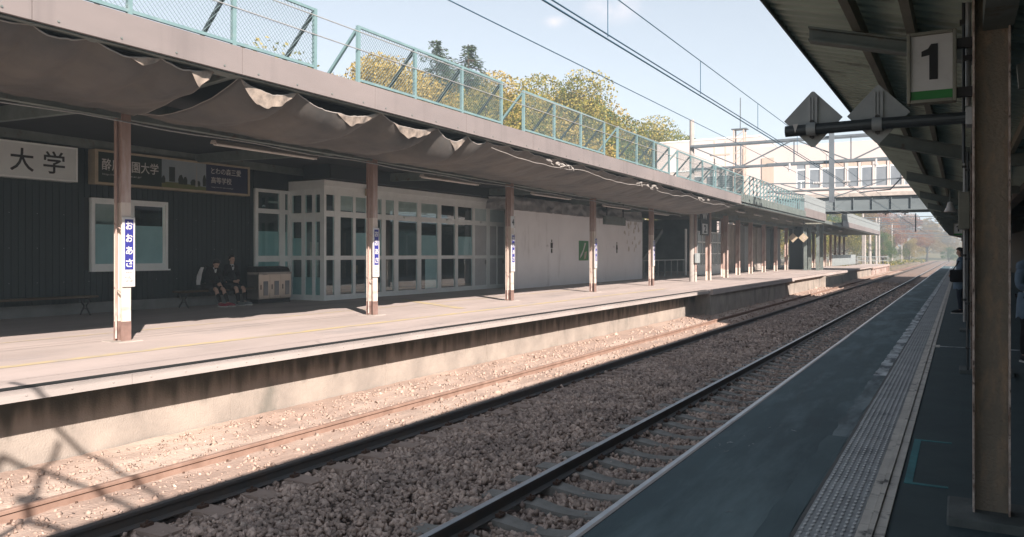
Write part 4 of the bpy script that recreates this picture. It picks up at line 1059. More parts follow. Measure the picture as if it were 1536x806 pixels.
m = MB(); m.mat(M['sign_navy']).box(-18.2295, -18.215, 14.80, 16.269, 3.376, 4.114); m.build('navy_panel', parent=s2)
m = MB(); m.mat(M['photo_sky']).box(-18.2295, -18.2155, 13.401, 14.799, 3.376, 4.114)
a = -18.2153; e = -18.2135
m.mat(M['photo_grass']).prism([(13.402, 3.377), (14.798, 3.377), (14.798, 3.47), (14.4, 3.50), (13.9, 3.53), (13.402, 3.52)], 'x', a, e)
m.mat(M['photo_dark']); a -= -.0001
m.box(e, e+.001, 13.62, 13.80, 3.54, 3.93)
for (t, w_, h) in ((13.45, .1, .2), (13.98, .14, .26), (14.12, .12, .22), (14.38, .16, .17), (14.55, .1, .14), (14.74, .1, .32)):
    m.prism([(t-w_/2, 3.49), (t+w_/2, 3.49), (t+w_*.55, 3.49+h*.6), (t+w_*.2, 3.49+h), (t-w_*.3, 3.49+h*.9), (t-w_*.6, 3.49+h*.5)], 'x', e+.0012, e+.002)
m.mat(M['photo_pale']).prism([(14.44, 3.46), (14.52, 3.46), (14.49, 4.05), (14.475, 4.05)], 'x', e+.0022, e+.003)
m.build('picture_panel', parent=s2)
text('letters', '酪農学園大学', M['letter'], s2, (-18.211, 12.52, 3.82), (0, 1, 0), (0, 0, 1), 1.56, .29, bold=.01)
text('small_letters', 'http://www.rakuno.ac.jp/', M['sign_white'], s2, (-18.211, 12.28, 3.57), (0, 1, 0), (0, 0, 1), 1.05, .06)
text('letters', 'とわの森三愛', M['letter'], s2, (-18.211, 15.49, 3.95), (0, 1, 0), (0, 0, 1), 1.05, .185, bold=.008)
text('letters', '高等学校', M['letter'], s2, (-18.211, 15.32, 3.69), (0, 1, 0), (0, 0, 1), .71, .185, bold=.008)
text('small_letters', 'http://www.san-ai.ed.jp/', M['sign_white'], s2, (-18.211, 15.36, 3.49), (0, 1, 0), (0, 0, 1), .75, .045)

# benches
def bench(y0, y1, label):
    o = thing('bench', (-17.95, (y0+y1)/2, FL), label, 'bench')
    m = MB(); m.mat(M['bench_wood'])
    for k in range(4): m.box(-18.22+k*.115, -18.12+k*.115, y0, y1, .59, .63)
    m.build('seat', parent=o, bevel=.006)
    for y in (y0+.18, y1-.2):
        m = MB(); m.mat(M['iron'])
        m.box(-18.2, -17.78, y-.02, y+.02, .55, .5895)
        for s in (1, -1):
            c = -17.99
            m.tube([(c+s*.17, y, .55), (c+s*.13, y, .47), (c+s*.05, y, .40), (c+s*.06, y, .33), (c+s*.13, y, .26), (c+s*.19, y, FL)], .018, 6)
        m.tube([(-18.1, y, .33), (-17.88, y, .33)], .012, 6); m.build('leg', parent=o)
    return o
bench(7.2, 11.38, 'wooden slat bench with cast iron legs at the left edge')
bench(13.72, 16.45, 'dark bench under the two seated students')

# three compartment bin
o = thing('litter_bin', (-17.9, 16.8, FL), 'stainless three compartment litter bin beside the seated students', 'bin')
ya, yb = 16.15, 17.42
m = MB(); m.mat(M['steel_bin'])
for k in range(3):
    a = ya+(yb-ya)/3*k; b_ = a+(yb-ya)/3-.008
    m.box(-18.1, -17.62, a, b_, .30, 1.02)
m.build('body', parent=o, bevel=.008)
m = MB(); m.mat(M['black'])
for k in range(3):
    a = ya+(yb-ya)/3*k; b_ = a+(yb-ya)/3-.012
    m.prism([(-18.1, 1.08), (-17.66, 1.08), (-17.70, 1.17), (-17.8, 1.23), (-18.1, 1.25)], 'y', a, b_)
m.build('lid', parent=o)
m = MB(); m.mat(M['lamp_body']).box(-18.1, -17.605, ya-.005, yb, 1.0205, 1.0795); m.box(-17.6045, -17.59, ya+.13, ya+.3, 1.0, 1.06); m.build('rim', parent=o)
for k in range(3):
    a = ya+(yb-ya)/3*k
    m = MB(); m.mat(M['far_glass']).box(-17.6195, -17.61, a+.17, a+.34, .40, .82); m.mat(M['ink']).box(-17.6195, -17.612, a+.06, a+.09, .58, .72); m.build('front_panel', parent=o)
m = MB(); m.mat(M['black']).box(-18.08, -17.66, ya, yb-.01, FL, .2995); m.build('plinth', parent=o)

# fluorescent lamps
def lamp(X, y0, y1, z, label, grp, tubes=2):
    o = thing('tube_lamp', (X, (y0+y1)/2, z), label, 'lamp', grp)
    m = MB(); m.mat(M['lamp_body']); z2 = z
    m.prism([(X-.07, z+.09), (X+.07, z+.09), (X+.10, z+.02), (X+.06, z+.03), (X-.06, z+.03), (X-.10, z+.02)], 'y', y0, y1); m.build('housing', parent=o)
    for s in (-1, 1):
        m = MB(); m.mat(M['lamp_tube']).tube([(X+s*.045, y0+.04, z+.005), (X+s*.045, y1-.04, z+.005)], .018, 8); m.build('tube', parent=o)
    for y in (y0+.4, y1-.4): m = MB(); m.mat(M['steel_dark']).tube([(X, y, z+.09), (X, y, 4.45)], .01, 5); m.build('hanger', parent=o)
G = 'tube lamps under the left canopy'
lamp(-13.5, 11.15, 14.17, 3.90, 'long tube lamp above the navy end of the signboard', G)
lamp(-13.5, 18.45, 21.49, 3.83, 'long tube lamp above the glass porch doors', G)
lamp(-13.5, 25.2, 28.4, 3.78, 'long tube lamp before the left half of the white wall', G)
lamp(-13.5, 31.8, 34.9, 3.70, 'long tube lamp before the right half of the white wall', G)
lamp(-13.5, 38.0, 40.5, 3.66, 'long tube lamp before the dark stair hall', G)
for i, t in enumerate((44.6, 49.2, 54.3, 59.5, 65.0, 72, 80, 88)):
    lamp(-10.9, t, t+1.9, 4.0, '%s tube lamp along the far canopy edge, counted from the grey fascia' % ORD[i], 'tube lamps under the far canopy')

# posts of the older canopy
def far_post(w=0.26, h=3.75):
    r = thing('canopy_post', (0, 0, 0), '', 'post', local=True)
    m = MB(); m.mat(M['rust_column']); m.box(w/2-.02, w/2, -w/2, w/2, .5, h); m.box(-w/2, -w/2+.02, -w/2, w/2, .5, h); m.box(-w/2+.0205, w/2-.0205, -.01, .01, .5, h); m.build('shaft', parent=r)
    m = MB(); m.mat(M['white_column']); m.box(w/2-.02, w/2, -w/2, w/2, 0, .4995); m.box(-w/2, -w/2+.02, -w/2, w/2, 0, .4995); m.box(-w/2+.0205, w/2-.0205, -.01, .01, 0, .4995); m.build('foot', parent=r)
    return r
fpp = far_post()
plist = [(-12.0, 40.1), (-11.9, 42.5), (-12.3, 47.7), (-13.2, 50.6), (-13.2, 54.4), (-13.3, 58.6), (-13.3, 63.0), (-13.3, 67.6), (-13.3, 72.2), (-13.3, 83.5), (-13.3, 87.0), (-13.3, 91.0), (-13.3, 95.0), (-13.3, 99.5), (-13.3, 103.5), (-13.3, 107.5), (-13.3, 112)]
for i, (x, t) in enumerate(plist):
    o = fpp if i == 0 else copy_tree(fpp)
    o.location = (x, t, FL); tag(o, '%s rusty post of the far canopy, counted from the number 2 sign' % ORD[i], 'post', 'rusty posts of the far canopy')
o = thing('brick_pier', (-13, 76.9, FL), 'broad dark pier left of the far diamond signs', 'pier')
m = MB(); m.mat(M['siding_trim']).box(-13.8, -12.6, 76.2, 77.6, FL, 4.1); m.build('pier', parent=o, bevel=.03)
o = thing('brick_pier', (-13, 80, FL), 'broad dark pier right of the far diamond signs', 'pier')
m = MB(); m.mat(M['siding_trim']).box(-13.8, -12.6, 79.3, 81, FL, 4.1); m.build('pier', parent=o, bevel=.03)
# platform number sign
o = thing('platform_number_sign', (-12, 41.3, 2.8), 'dark hanging sign with white W and platform number 2', 'sign')
m = MB(); m.mat(M['black']).box(-11.86, -11.80, 40.75, 42.25, 2.6, 3.95); m.build('board', parent=o)
m = MB(); m.mat(M['sign_white']).box(-11.7995, -11.79, 41.0, 41.95, 2.68, 3.22); m.build('number_panel', parent=o)
text('numeral', '2', M['ink'], o, (-11.785, 41.48, 2.95), (0, 1, 0), (0, 0, 1), .5, .42, bold=.03)
text('letter', 'W', M['letter'], o, (-11.795, 41.48, 3.62), (0, 1, 0), (0, 0, 1), .95, .34, bold=.03)
o = thing('junction_box', (-11.85, 40.1, 1.4), 'pale junction box on the post under the number 2 sign', 'box')
m = MB(); m.mat(M['pale_steel']).box(-11.868, -11.74, 39.85, 40.35, 1.15, 1.65); m.build('case', parent=o, bevel=.01)
m = MB(); m.mat(M['galv']).tube([(-11.8, 40.1, 1.651), (-11.8, 40.1, 3.6)], .02, 6); m.build('conduit', parent=o)
# pair of diamond signs over the far platform
for s, lab in ((-1, 'yellowish diamond stop sign over the far left platform, left of its pair'), (1, 'yellowish diamond stop sign over the far left platform, right of its pair')):
    cx = -10.65+s*.38
    o = thing('diamond_sign', (cx, 62.5, 2.8), lab, 'sign', 'far pair of diamond stop signs')
    m = MB(); m.mat(M['sign_cream']).prism([(cx-.36, 2.84), (cx, 2.48), (cx+.36, 2.84), (cx, 3.2)], 'y', 62.5, 62.53); m.build('plate', parent=o)
    text('numeral', '3' if s > 0 else '6', M['rust_column'], o, (cx, 62.496, 2.84), (1, 0, 0), (0, 0, 1), .2, .28)
    m = MB(); m.mat(M['steel_dark']).tube([(cx, 62.56, 2.6), (cx, 62.56, 4.2)], .03, 6); m.build('hanger', parent=o)
# =================================================================== RIGHT PLATFORM OBJECTS
def zr(X, t): return 3.56 - 0.27*(X+1.3) + 0.004*(t-5)
rc = thing('platform_canopy', (1, 45, 3.4), 'dark ribbed canopy overhead on the right platform', 'canopy')
def rib_deck(x0, x1, t0, t1, per):
    m = MB(); m.mat(M['deck']); n = int((t1-t0)/per)
    prof = []
    for k in range(n):
        y = t0+k*per
        prof += [(y, 0.0), (y+per*.38, 0.0), (y+per*.5, 0.032), (y+per*.88, 0.032)]
    vs = []; fs = []
    for (y, dz) in prof: vs += [(x0, y, zr(x0, y)+dz), (x1, y, zr(x1, y)+dz)]
    for i in range(len(prof)-1): fs.append((i*2, i*2+1, i*2+3, i*2+2))
    m.add(vs, fs); o = m.build('roof_deck', parent=rc); s = o.modifiers.new('thickness', 'SOLIDIFY'); s.thickness = 0.01; s.offset = 1
m = MB(); m.mat(M['steel_dark']); m.bar((-1.305, -1, zr(-1.3, -1)+.01), (-1.305, 12.6, zr(-1.3, 12.6)+.01), .012, .09); m.build('eave_trim', parent=rc)
rib_deck(-1.3, 1.2, -1.0, 30, 0.18)
rib_deck(-1.3, 1.2, 30.01, 97, 0.36)
m = MB(); m.mat(M['roof_top'])
m.add([(-1.28, -1, zr(-1.28, -1)+.06), (1.2, -1, zr(1.2, -1)+.06), (1.2, 97, zr(1.2, 97)+.06), (-1.28, 97, zr(-1.28, 97)+.06)], [(0, 1, 2, 3)])
m.add([(1.1, -1, zr(1.2, 0)+.05), (5, -1, zr(1.2, 0)+.65), (5, 97, zr(1.2, 97)+.65), (1.1, 97, zr(1.2, 97)+.05)], [(0, 1, 2, 3)]); m.build('roof_skin', parent=rc)
m = MB(); m.mat(M['roof_top']).box(1.05, 1.25, -1, 97, 2.85, 3.45); m.build('roof_skin', parent=rc)
for (X, w, h) in ((-0.66, .055, .13), (-0.30, .055, .13), (0.6, .055, .12)):
    m = MB(); m.mat(M['steel_olive'])
    for (a, b_) in ((-1, 30), (30.01, 97)):
        m.add([(X-w/2, a, zr(X, a)-h), (X+w/2, a, zr(X, a)-h), (X+w/2, a, zr(X, a)-.004), (X-w/2, a, zr(X, a)-.004), (X-w/2, b_, zr(X, b_)-h), (X+w/2, b_, zr(X, b_)-h), (X+w/2, b_, zr(X, b_)-.004), (X-w/2, b_, zr(X, b_)-.004)], [(3,2,1,0),(4,5,6,7),(0,1,5,4),(1,2,6,5),(2,3,7,6),(3,0,4,7)])
    m.build('purlin', parent=rc)
RT = [-0.75, 5.95, 12.45, 18.95, 25.45, 31.95, 38.45, 44.95, 51.45, 58, 64.5, 71, 77.5, 84, 90.5]
for k, t in enumerate(RT):
    m = MB(); m.mat(M['steel_dark']); a, c = -1.0, 0.3
    za, zc = zr(a, t)-.135, zr(c, t)-.135
    t = 6.35 if k == 1 else t; H_ = .11 if k == 1 else .19
    for (dz0, dz1, w) in ((-H_, -H_+.015, .06), (-H_+.0155, -.0155, .006), (-.015, 0, .06)):
        m.add([(a, t-w, za+dz0), (c, t-w, zc+dz0), (c, t+w, zc+dz0), (a, t+w, za+dz0), (a, t-w, za+dz1), (c, t-w, zc+dz1), (c, t+w, zc+dz1), (a, t+w, za+dz1)], [(3,2,1,0),(4,5,6,7),(0,1,5,4),(1,2,6,5),(2,3,7,6),(3,0,4,7)])
    m.build('rafter', parent=rc)
    m = MB(); m.mat(M['steel_dark']).bar((4.9, t, zr(1.2, t)+.3), (0.34, t, zr(0.34, t)-.3), .08, .16); m.build('inner_rafter', parent=rc)
m = MB(); m.mat(M['steel_dark']).box(.12, .28, -1, 97, 2.98, 3.14); m.build('long_beam', parent=rc)

def pillar():
    r = thing('canopy_pillar', (0, 0, 0), '', 'pillar', local=True)
    m = MB(); m.mat(M['pillar_rust']).box(-.0865, .0865, -.006, .006, .05, 3.3); m.build('web', parent=r)
    m = MB(); m.mat(M['pillar_edge'])
    m.box(-.098, -.087, -.075, .075, .05, 3.3); m.box(.087, .098, -.075, .075, .05, 3.3)
    m.build('flange', parent=r, bevel=.002)
    m = MB(); m.mat(M['plinth_dark']).box(-.235, .40, -.24, .24, -.02, .055); m.build('plinth', parent=r, bevel=.012)
    return r
rp = None
rl = ['big rusty steel pillar standing right in front of the camera', 'second pillar of the right platform, seen edge on behind the big rusty one', 'third pillar of the right platform beside the standing passenger']
for i, t in enumerate(RT[1:10]):
    o = pillar() if rp is None else copy_tree(rp)
    if rp is None: rp = o
    o.location = (.165 if i == 0 else .225, 5.60 if i == 0 else t, 0)
    tag(o, rl[i] if i < 3 else 'rusty pillar of the right platform hidden in line behind the standing passenger', 'pillar', 'pillars of the right canopy')
# conduits on the pillar
def conduit(x, t, z0, z1, r, label, mat='galv'):
    o = thing('conduit', (x, t, z0), label, 'pipe')
    m = MB(); m.mat(M[mat]).tube([(x, t, z0), (x, t, z1)], r, 8); m.build('pipe', parent=o)
    m = MB(); m.mat(M['iron'])
    for z in np.arange(z0+.3, z1, .6): m.box(x-r-.012, x+r+.012, t-r-.01, t+r+.012, z-.015, z+.015)
    m.build('clip', parent=o)
conduit(.045, 5.72, 2.55, 3.4, .016, 'shiny conduit at the top left of the big rusty pillar')
conduit(.02, 5.80, 2.2, 3.4, .010, 'thin conduit beside the shiny one on the big pillar', 'pipe_dark')
conduit(.055, 12.3, .7, 3.0, .02, 'pale conduit running down the second pillar')
conduit(.09, 12.25, .05, 3.0, .014, 'thin dark conduit on the second pillar', 'pipe_dark')
o = thing('switch_box', (.06, 12.2, 2.1), 'dark switch box on the second pillar', 'box')
m = MB(); m.mat(M['steel_olive']).box(-.02, .115, 12.1, 12.3, 1.95, 2.45); m.build('case', parent=o, bevel=.01)

# number 1 sign
def number_sign(x0, x1, t, z0, z1, label, arm):
    o = thing('platform_number_sign', ((x0+x1)/2, t, z0), label, 'sign', 'number 1 signs of the right platform')
    w = x1-x0; f = w*.075
    m = MB(); m.mat(M['steel_olive'])
    m.box(x0, x0+f, t-.05, t+.05, z0, z1); m.box(x1-f, x1, t-.05, t+.05, z0, z1); m.box(x0+f+.0005, x1-f-.0005, t-.05, t+.05, z0, z0+f); m.box(x0+f+.0005, x1-f-.0005, t-.05, t+.05, z1-f, z1)
    m.build('frame', parent=o, bevel=.004)
    g = z0+f+(z1-z0-2*f)*.14
    m = MB(); m.mat(M['sign_white']).box(x0+f+.001, x1-f-.001, t-.03, t+.03, g+.0005, z1-f-.001); m.build('face', parent=o)
    m = MB(); m.mat(M['sign_green']).box(x0+f+.001, x1-f-.001, t-.0305, t+.03, z0+f+.001, g); m.build('green_band', parent=o)
    h = (z1-z0)*.50; zc = (g+z1-f)/2+.005; xc = (x0+x1)/2; k = h/0.22
    m = MB(); m.mat(M['ink']).prism([(xc+.035*k, zc-h/2), (xc+.035*k, zc+h/2), (xc-.002*k, zc+h/2), (xc-.02*k, zc+h/2-.028*k), (xc-.055*k, zc+h/2-.042*k), (xc-.055*k, zc+h/2-.075*k), (xc-.012*k, zc+h/2-.068*k), (xc-.012*k, zc-h/2)], 'y', t-.033, t-.0302); m.build('numeral', parent=o)
    for z in (z0+(z1-z0)*.12, z0+(z1-z0)*.8): m = MB(); m.mat(M['black']).box(x1+.0005, x1+arm, t-.02, t+.02, z-.03, z+.03); m.build('bracket', parent=o)
number_sign(-.292, -.018, 5.60, 2.565, 3.01, 'framed number 1 sign with a green band near the big rusty pillar', .09)
number_sign(-.13, .06, 20.0, 2.02, 2.30, 'small distant number 1 sign above the standing passenger', .1)
# pipe arm with two diamond signs
o = thing('sign_arm', (.07, 5.70, 2.49), 'dark horizontal pipe arm reaching out from the big pillar', 'pipe')
m = MB(); m.mat(M['pipe_dark']).tube([(.075, 5.70, 2.475), (-.5, 5.70, 2.478), (-1.055, 5.70, 2.47)], .038, 14); m.build('tube', parent=o, smooth=False)
m = MB(); m.mat(M['galv']).box(.03, .07, 5.62, 5.78, 2.42, 2.53); m.build('clamp', parent=o, bevel=.004)
for (cx, lab) in ((-.885, 'bare back of a diamond sign at the outer end of the pipe arm'), (-.475, 'bare back of a diamond sign nearer the number 1 sign')):
    d = thing('diamond_sign', (cx, 5.76, 2.57), lab, 'sign', 'diamond signs on the pipe arm')
    zc = 2.572; q = .192
    m = MB(); m.mat(M['sign_back']).prism([(cx-q, zc-.02), (cx-.012, zc-q-.02), (cx+.012, zc-q-.02), (cx+q, zc-.02), (cx+.008, zc+q-.02), (cx-.008, zc+q-.02)], 'y', 5.765, 5.769); m.build('plate', parent=d)
    m = MB(); m.mat(M['galv'])
    for s in (-1, 1): m.box(cx+s*.022-.009, cx+s*.022+.009, 5.748, 5.7645, zc-.14, zc+.13)
    m.box(cx-.006, cx+.006, 5.742, 5.7475, zc-.14, zc+.13); m.build('rail_bracket', parent=d)
    m = MB(); m.mat(M['sign_back'])
    m.lathe([(.040, -.03), (.046, -.03), (.046, .03), (.040, .03)], (0, 0, 0), 16)
    for i in range(len(m.v)): x, y, z = m.v[i]; m.v[i] = (cx+z, 5.70+y, 2.475+x)
    m.build('clamp_ring', parent=d)
    for z in (zc-.045, zc-.145): m = MB(); m.mat(M['iron']).tube([(cx, 5.735, z), (cx, 5.715, z)], .016, 6); m.build('bolt', parent=d)
m = MB()
o = thing('paper_tag', (-1.0, 5.66, 2.48), 'small pale paper scrap stuck on the pipe arm end', 'paper')
m.mat(M['sign_white']).add([(-1.0, 5.6605, 2.51), (-.965, 5.6605, 2.513), (-.985, 5.662, 2.45)], [(0, 1, 2)]); m.build('scrap', parent=o)
# bell shaped lamp under the canopy
o = thing('bell_lamp', (-.19, 20, 2.6), 'white bell shaped loudspeaker under the right canopy', 'loudspeaker')
m = MB(); m.mat(M['sign_white']).lathe([(.01, .14), (.05, .12), (.07, .03), (.12, -.07), (.125, -.09), (.10, -.085), (.02, -.02)], (-.19, 20, 2.64), 14); m.build('horn', parent=o, smooth=True)
m = MB(); m.mat(M['steel_dark']).tube([(-.19, 20, 2.77), (-.19, 20, 3.2)], .012, 6); m.build('stem', parent=o)
# dark back wall of the right platform
o = thing('platform_building', (4, 40, 0), 'dark building side behind the pillars on the right platform', 'building')
m = MB(); m.mat(M['siding_trim']).box(4.0, 4.3, -3, 97, 0, 4.0); m.build('wall', parent=o)
for k in range(10): m = MB(); m.mat(M['steel_dark']).box(3.9, 3.999, -2+k*6, -1.8+k*6, 0, 3.6); m.build('wall_post', parent=o)
# added blocks, unseen above the right canopy, that shade the left platform
o = thing('shade_block', (2, 34, 3.5), 'unseen added blocks above the right canopy, shading the left platform', 'building')
for (a, b_, h) in ((23.0, 42.0, 6.7), (56.0, 68.5, 6.4)):
    m = MB(); m.mat(M['pale_render']).box(-.35, 4.2, a, b_, 3.9, h); m.build('wall', parent=o)
# =================================================================== FOOTBRIDGE, BUILDINGS
fb = thing('footbridge', (-6, 72, 5.2), 'enclosed pale footbridge with a window row on a grey girder across the tracks', 'footbridge')
m = MB(); m.mat(M['bridge_steel'])
for y in (70.0, 74.4):
    m.box(-13.5, 6, y-.02, y+.02, 5.2, 6.25); m.box(-13.5, 6, y-.22, y+.22, 5.12, 5.1995); m.box(-13.5, 6, y-.2, y+.2, 6.2505, 6.3)
    for k in range(14): m.box(-13.2+k*1.4, -13.15+k*1.4, y-.16, y-.0205, 5.2, 6.25)
m.build('girder', parent=fb)
m = MB(); m.mat(M['concrete']).box(-13.5, 6, 69.7, 74.7, 6.301, 6.6); m.build('deck', parent=fb)
m = MB(); m.mat(M['pale_render'])
m.box(-16.59, 6, 69.9, 74.5, 6.601, 7.15); m.box(-16.59, 6, 69.9, 74.5, 9.32, 10.85); m.box(-16.59, -12.05, 69.9, 74.5, 7.1505, 9.3195); m.box(-16.59, -13.6, 70, 74.5, 4.6, 6.6)
m.box(-12.0, 6, 74.0, 74.4, 7.1505, 9.3195)
W = [(-12.05, 0.72), (-11.05, .86), (-10.05, .8), (-9.05, .8), (-8.05, .82), (-7.0, .84), (-5.95, .86), (-4.9, .86), (-3.85, .86), (-2.8, .86), (-1.75, .86), (-.7, .86)]
for (x, w) in W: m.box(x+w, x+1.02 if w < .9 else x+1, 69.95, 70.25, 7.1505, 9.3195)
m.build('wall', parent=fb)
for i, (x, w) in enumerate(W):
    fm = MB(); fm.mat(M['alu']); z = 8.68
    fm.box(x+.001, x+w-.001, 70.0, 70.08, z, z+.12); fm.box(x+.001, x+.04, 70.0, 70.08, 7.151, z-.001); fm.box(x+w-.04, x+w-.001, 70.0, 70.08, 7.151, z-.001)
    if i == 0: fm.box(x+.041, x+w-.041, 70, 70.08, 7.75, 7.82); fm.box(x+w/2-.03, x+w/2+.03, 70, 70.08, 7.151, 7.749)
    wdw = fm.build('window', parent=fb)
    g_ = MB(); g_.mat(M['far_glass']).box(x+.041, x+w-.041, 70.03, 70.05, 7.151, z-.001); g_.build('pane', parent=wdw)
    g_ = MB(); g_.mat(M['far_glass'] if i < 2 else M['beige_panel']).box(x+.001, x+w-.001, 70.03, 70.05, z+.121, 9.319); g_.build('transom', parent=wdw)
m = MB(); m.mat(M['bridge_steel']).box(-14.5, 6, 69.8, 69.88, 6.95, 7.02); m.box(-14.5, 6, 69.8, 69.88, 9.36, 9.42); m.build('ledge', parent=fb)
m = MB(); m.mat(M['black']); 
for x in (-5.2, -3.8): m.tube([(x-.35, 69.9, 5.05), (x-.2, 69.9, 4.9), (x+.2, 69.9, 4.9), (x+.35, 69.9, 5.05)], .05, 6); m.tube([(x, 69.9, 4.9), (x, 69.9, 4.72)], .06, 6)
m.build('wire_support', parent=fb)
m = MB(); m.mat(M['steel_dark'])
for x in (-11.6, -10.6): m.box(x-.12, x+.12, 71.4, 71.7, FL, 5.1); m.box(x-.12, x+.12, 73.6, 73.9, FL, 5.1)
m.bar((-11.6, 71.5, 4.6), (-10.6, 71.5, 5.1), .1, .1); m.build('pier', parent=fb)

bb = thing('station_block', (-19, 77, 0), 'tall pale windowless building block left of the footbridge', 'building')
m = MB(); m.mat(M['pale_render'])
m.box(-26, -16.05, 74.6, 84, 0, 12.5); m.box(-26, -16.6, 71.0, 74.59, 0, 9.2); m.build('wall', parent=bb)
m = MB(); m.mat(M['alu']).box(-26.1, -16.0, 74.55, 84.1, 12.501, 12.62); m.box(-26.1, -16.55, 70.95, 74.545, 9.201, 9.3); m.build('coping', parent=bb)
m = MB(); m.mat(M['beige_panel']); m.box(-14.9, -13.9, 69.82, 69.895, 7.6, 9.9); m.build('louvre_panel', parent=bb)
for (x0, x1) in ((-21.3, -20.4), (-20.0, -19.2), (-19.0, -17.7)):
    fm = MB(); fm.mat(M['alu']).box(x0, x1, 70.93, 70.99, 7.55, 7.6); fm.box(x0, x1, 70.93, 70.99, 8.65, 8.7); w_ = fm.build('window', parent=bb)
    g_ = MB(); g_.mat(M['far_glass'])
    for k in range(6): g_.box(x0+.03, x1-.03, 70.94, 70.985, 7.6+.175*k+.01, 7.6+.175*k+.14)
    g_.build('louvre', parent=w_)
# lattice mast
lm = thing('lattice_mast', (-17.2, 69, 0), 'thin lattice mast standing before the pale building block', 'mast')
m = MB(); m.mat(M['beige_panel']); x0, x1 = -17.1, -16.25
for (x, y) in ((x0, 69), (x1, 69), (x0, 69.7), (x1, 69.7)): m.box(x-.05, x+.05, y-.05, y+.05, 0, 12.4)
for k in range(18):
    z = .4+k*.66; m.bar((x0, 69, z), (x1, 69, z+.66), .05, .05); m.bar((x1, 69, z), (x1, 69.7, z+.66), .05, .05); m.box(x0, x1, 68.98, 69.02, z, z+.05)
m.build('lattice', parent=lm)
m = MB(); m.mat(M['cat_steel']).box(-17.3, -16.0, 68.9, 69.8, 12.42, 12.5); m.tube([(-16.6, 69.3, 12.5), (-16.6, 69.3, 15.2)], .05, 6); m.build('platform', parent=lm)
vp = thing('vent_pipes', (-19.6, 70.5, 9.3), 'thin vent pipes on the lower roof of the pale building block', 'pipes')
m = MB(); m.mat(M['beige_panel']); m.tube([(-19.6, 72, 9.3), (-19.6, 72, 12.0)], .07, 6); m.tube([(-18.6, 72, 9.3), (-18.6, 72, 11.9)], .06, 6); m.box(-20, -18.2, 71.9, 72.1, 10.6, 10.75); m.build('pipe', parent=vp)

# =================================================================== OVERHEAD LINE
def portal(t, x0, x1, z_top, z_bot, label, drop=None, near=False, conc=True, dz=0):
    o = thing('line_portal', ((x0+x1)/2, t, -.9), label, 'catenary portal', 'portals carrying the overhead wires')
    for x in (x0, x1):
        m = MB(); m.mat(M['cat_conc' if conc else 'cat_steel']).tube([(x, t, -1), (x, t, z_top+1.4)], [.14, .12] if t > 0 and near else [.20, .15], 12 if near else 8); m.build('mast', parent=o)
    m = MB(); m.mat(M['cat_steel']); w = .11 if near else .12
    m.bar((x0, t-.2, z_top), (x1, t-.2, z_top-.0), w, w); m.bar((x0, t-.2, z_bot), (x1, t-.2, z_bot), w*.8, w*.8)
    if near: m.bar((x0, t+.2, z_top), (x1, t+.2, z_top), w, w); m.bar((x0, t+.2, z_bot), (x1, t+.2, z_bot), w*.8, w*.8)
    n = max(3, int((x1-x0)/2.4))
    for k in range(n):
        a = x0+(x1-x0)*k/n; c = x0+(x1-x0)*(k+1)/n; mid = (a+c)/2
        m.bar((a, t-.2, z_top if k % 2 == 0 else z_bot), (c, t-.2, z_bot if k % 2 == 0 else z_top), .06, .06)
        m.bar((c, t-.2, z_bot), (c, t-.2, z_top), .055, .055)
    m.build('truss', parent=o)
    return o
o = portal(40, -12.06, 3.2, 7.15, 5.98, 'truss portal with a drop post in front of the footbridge', near=True)
m = MB(); m.mat(M['cat_steel']); m.box(-5.36, -5.14, 39.55, 39.72, 4.05, 7.3); m.build('drop_post', parent=o)
for s in (-1, 1):
    m = MB(); m.mat(M['cat_steel'])
    m.bar((-5.25, 39.6, 4.95), (-5.25+s*3.1, 39.6, 5.05), .05, .05); m.bar((-5.25, 39.6, 4.25), (-5.25+s*2.3, 39.6, 5.0), .045, .045)
    m.tube([(-5.25+s*2.9, 39.6, 5.0), (-5.25+s*2.5, 39.6, 4.55), (-5.25+s*1.6, 39.6, 4.5), (-5.25+s*1.2, 39.6, 4.45)], .03, 6); m.build('cantilever', parent=o)
    m = MB(); m.mat(M['insul'])
    for q in range(5): m.tube([(-5.25+s*(.5+q*.07), 39.6, 4.97+q*.002), (-5.25+s*(.53+q*.07), 39.6, 4.97+q*.002)], .07, 8)
    m.tube([(-5.25+s*1.9, 39.6, 5.98), (-5.25+s*1.9, 39.6, 5.6)], .05, 8); m.tube([(-5.25+s*1.9, 39.6, 5.75), (-5.25+s*1.9, 39.6, 5.7)], .1, 8); m.build('insulator', parent=o)
portal(128, -12.6, 2.5, 7.0, 6.2, 'pale wire portal just past the far end of the left platform', conc=True)
for i, (t, lab) in enumerate(((160, 'second wire portal past the platforms, thin and pale'), (196, 'third wire portal past the platforms, before the red trees'), (235, 'fourth wire portal past the platforms'), (280, 'farthest but one wire portal, almost lost in haze'), (325, 'farthest wire portal, almost lost in haze'))):
    portal(t, -13.0-i*.3, 3.0, 7.0, 6.2, lab)
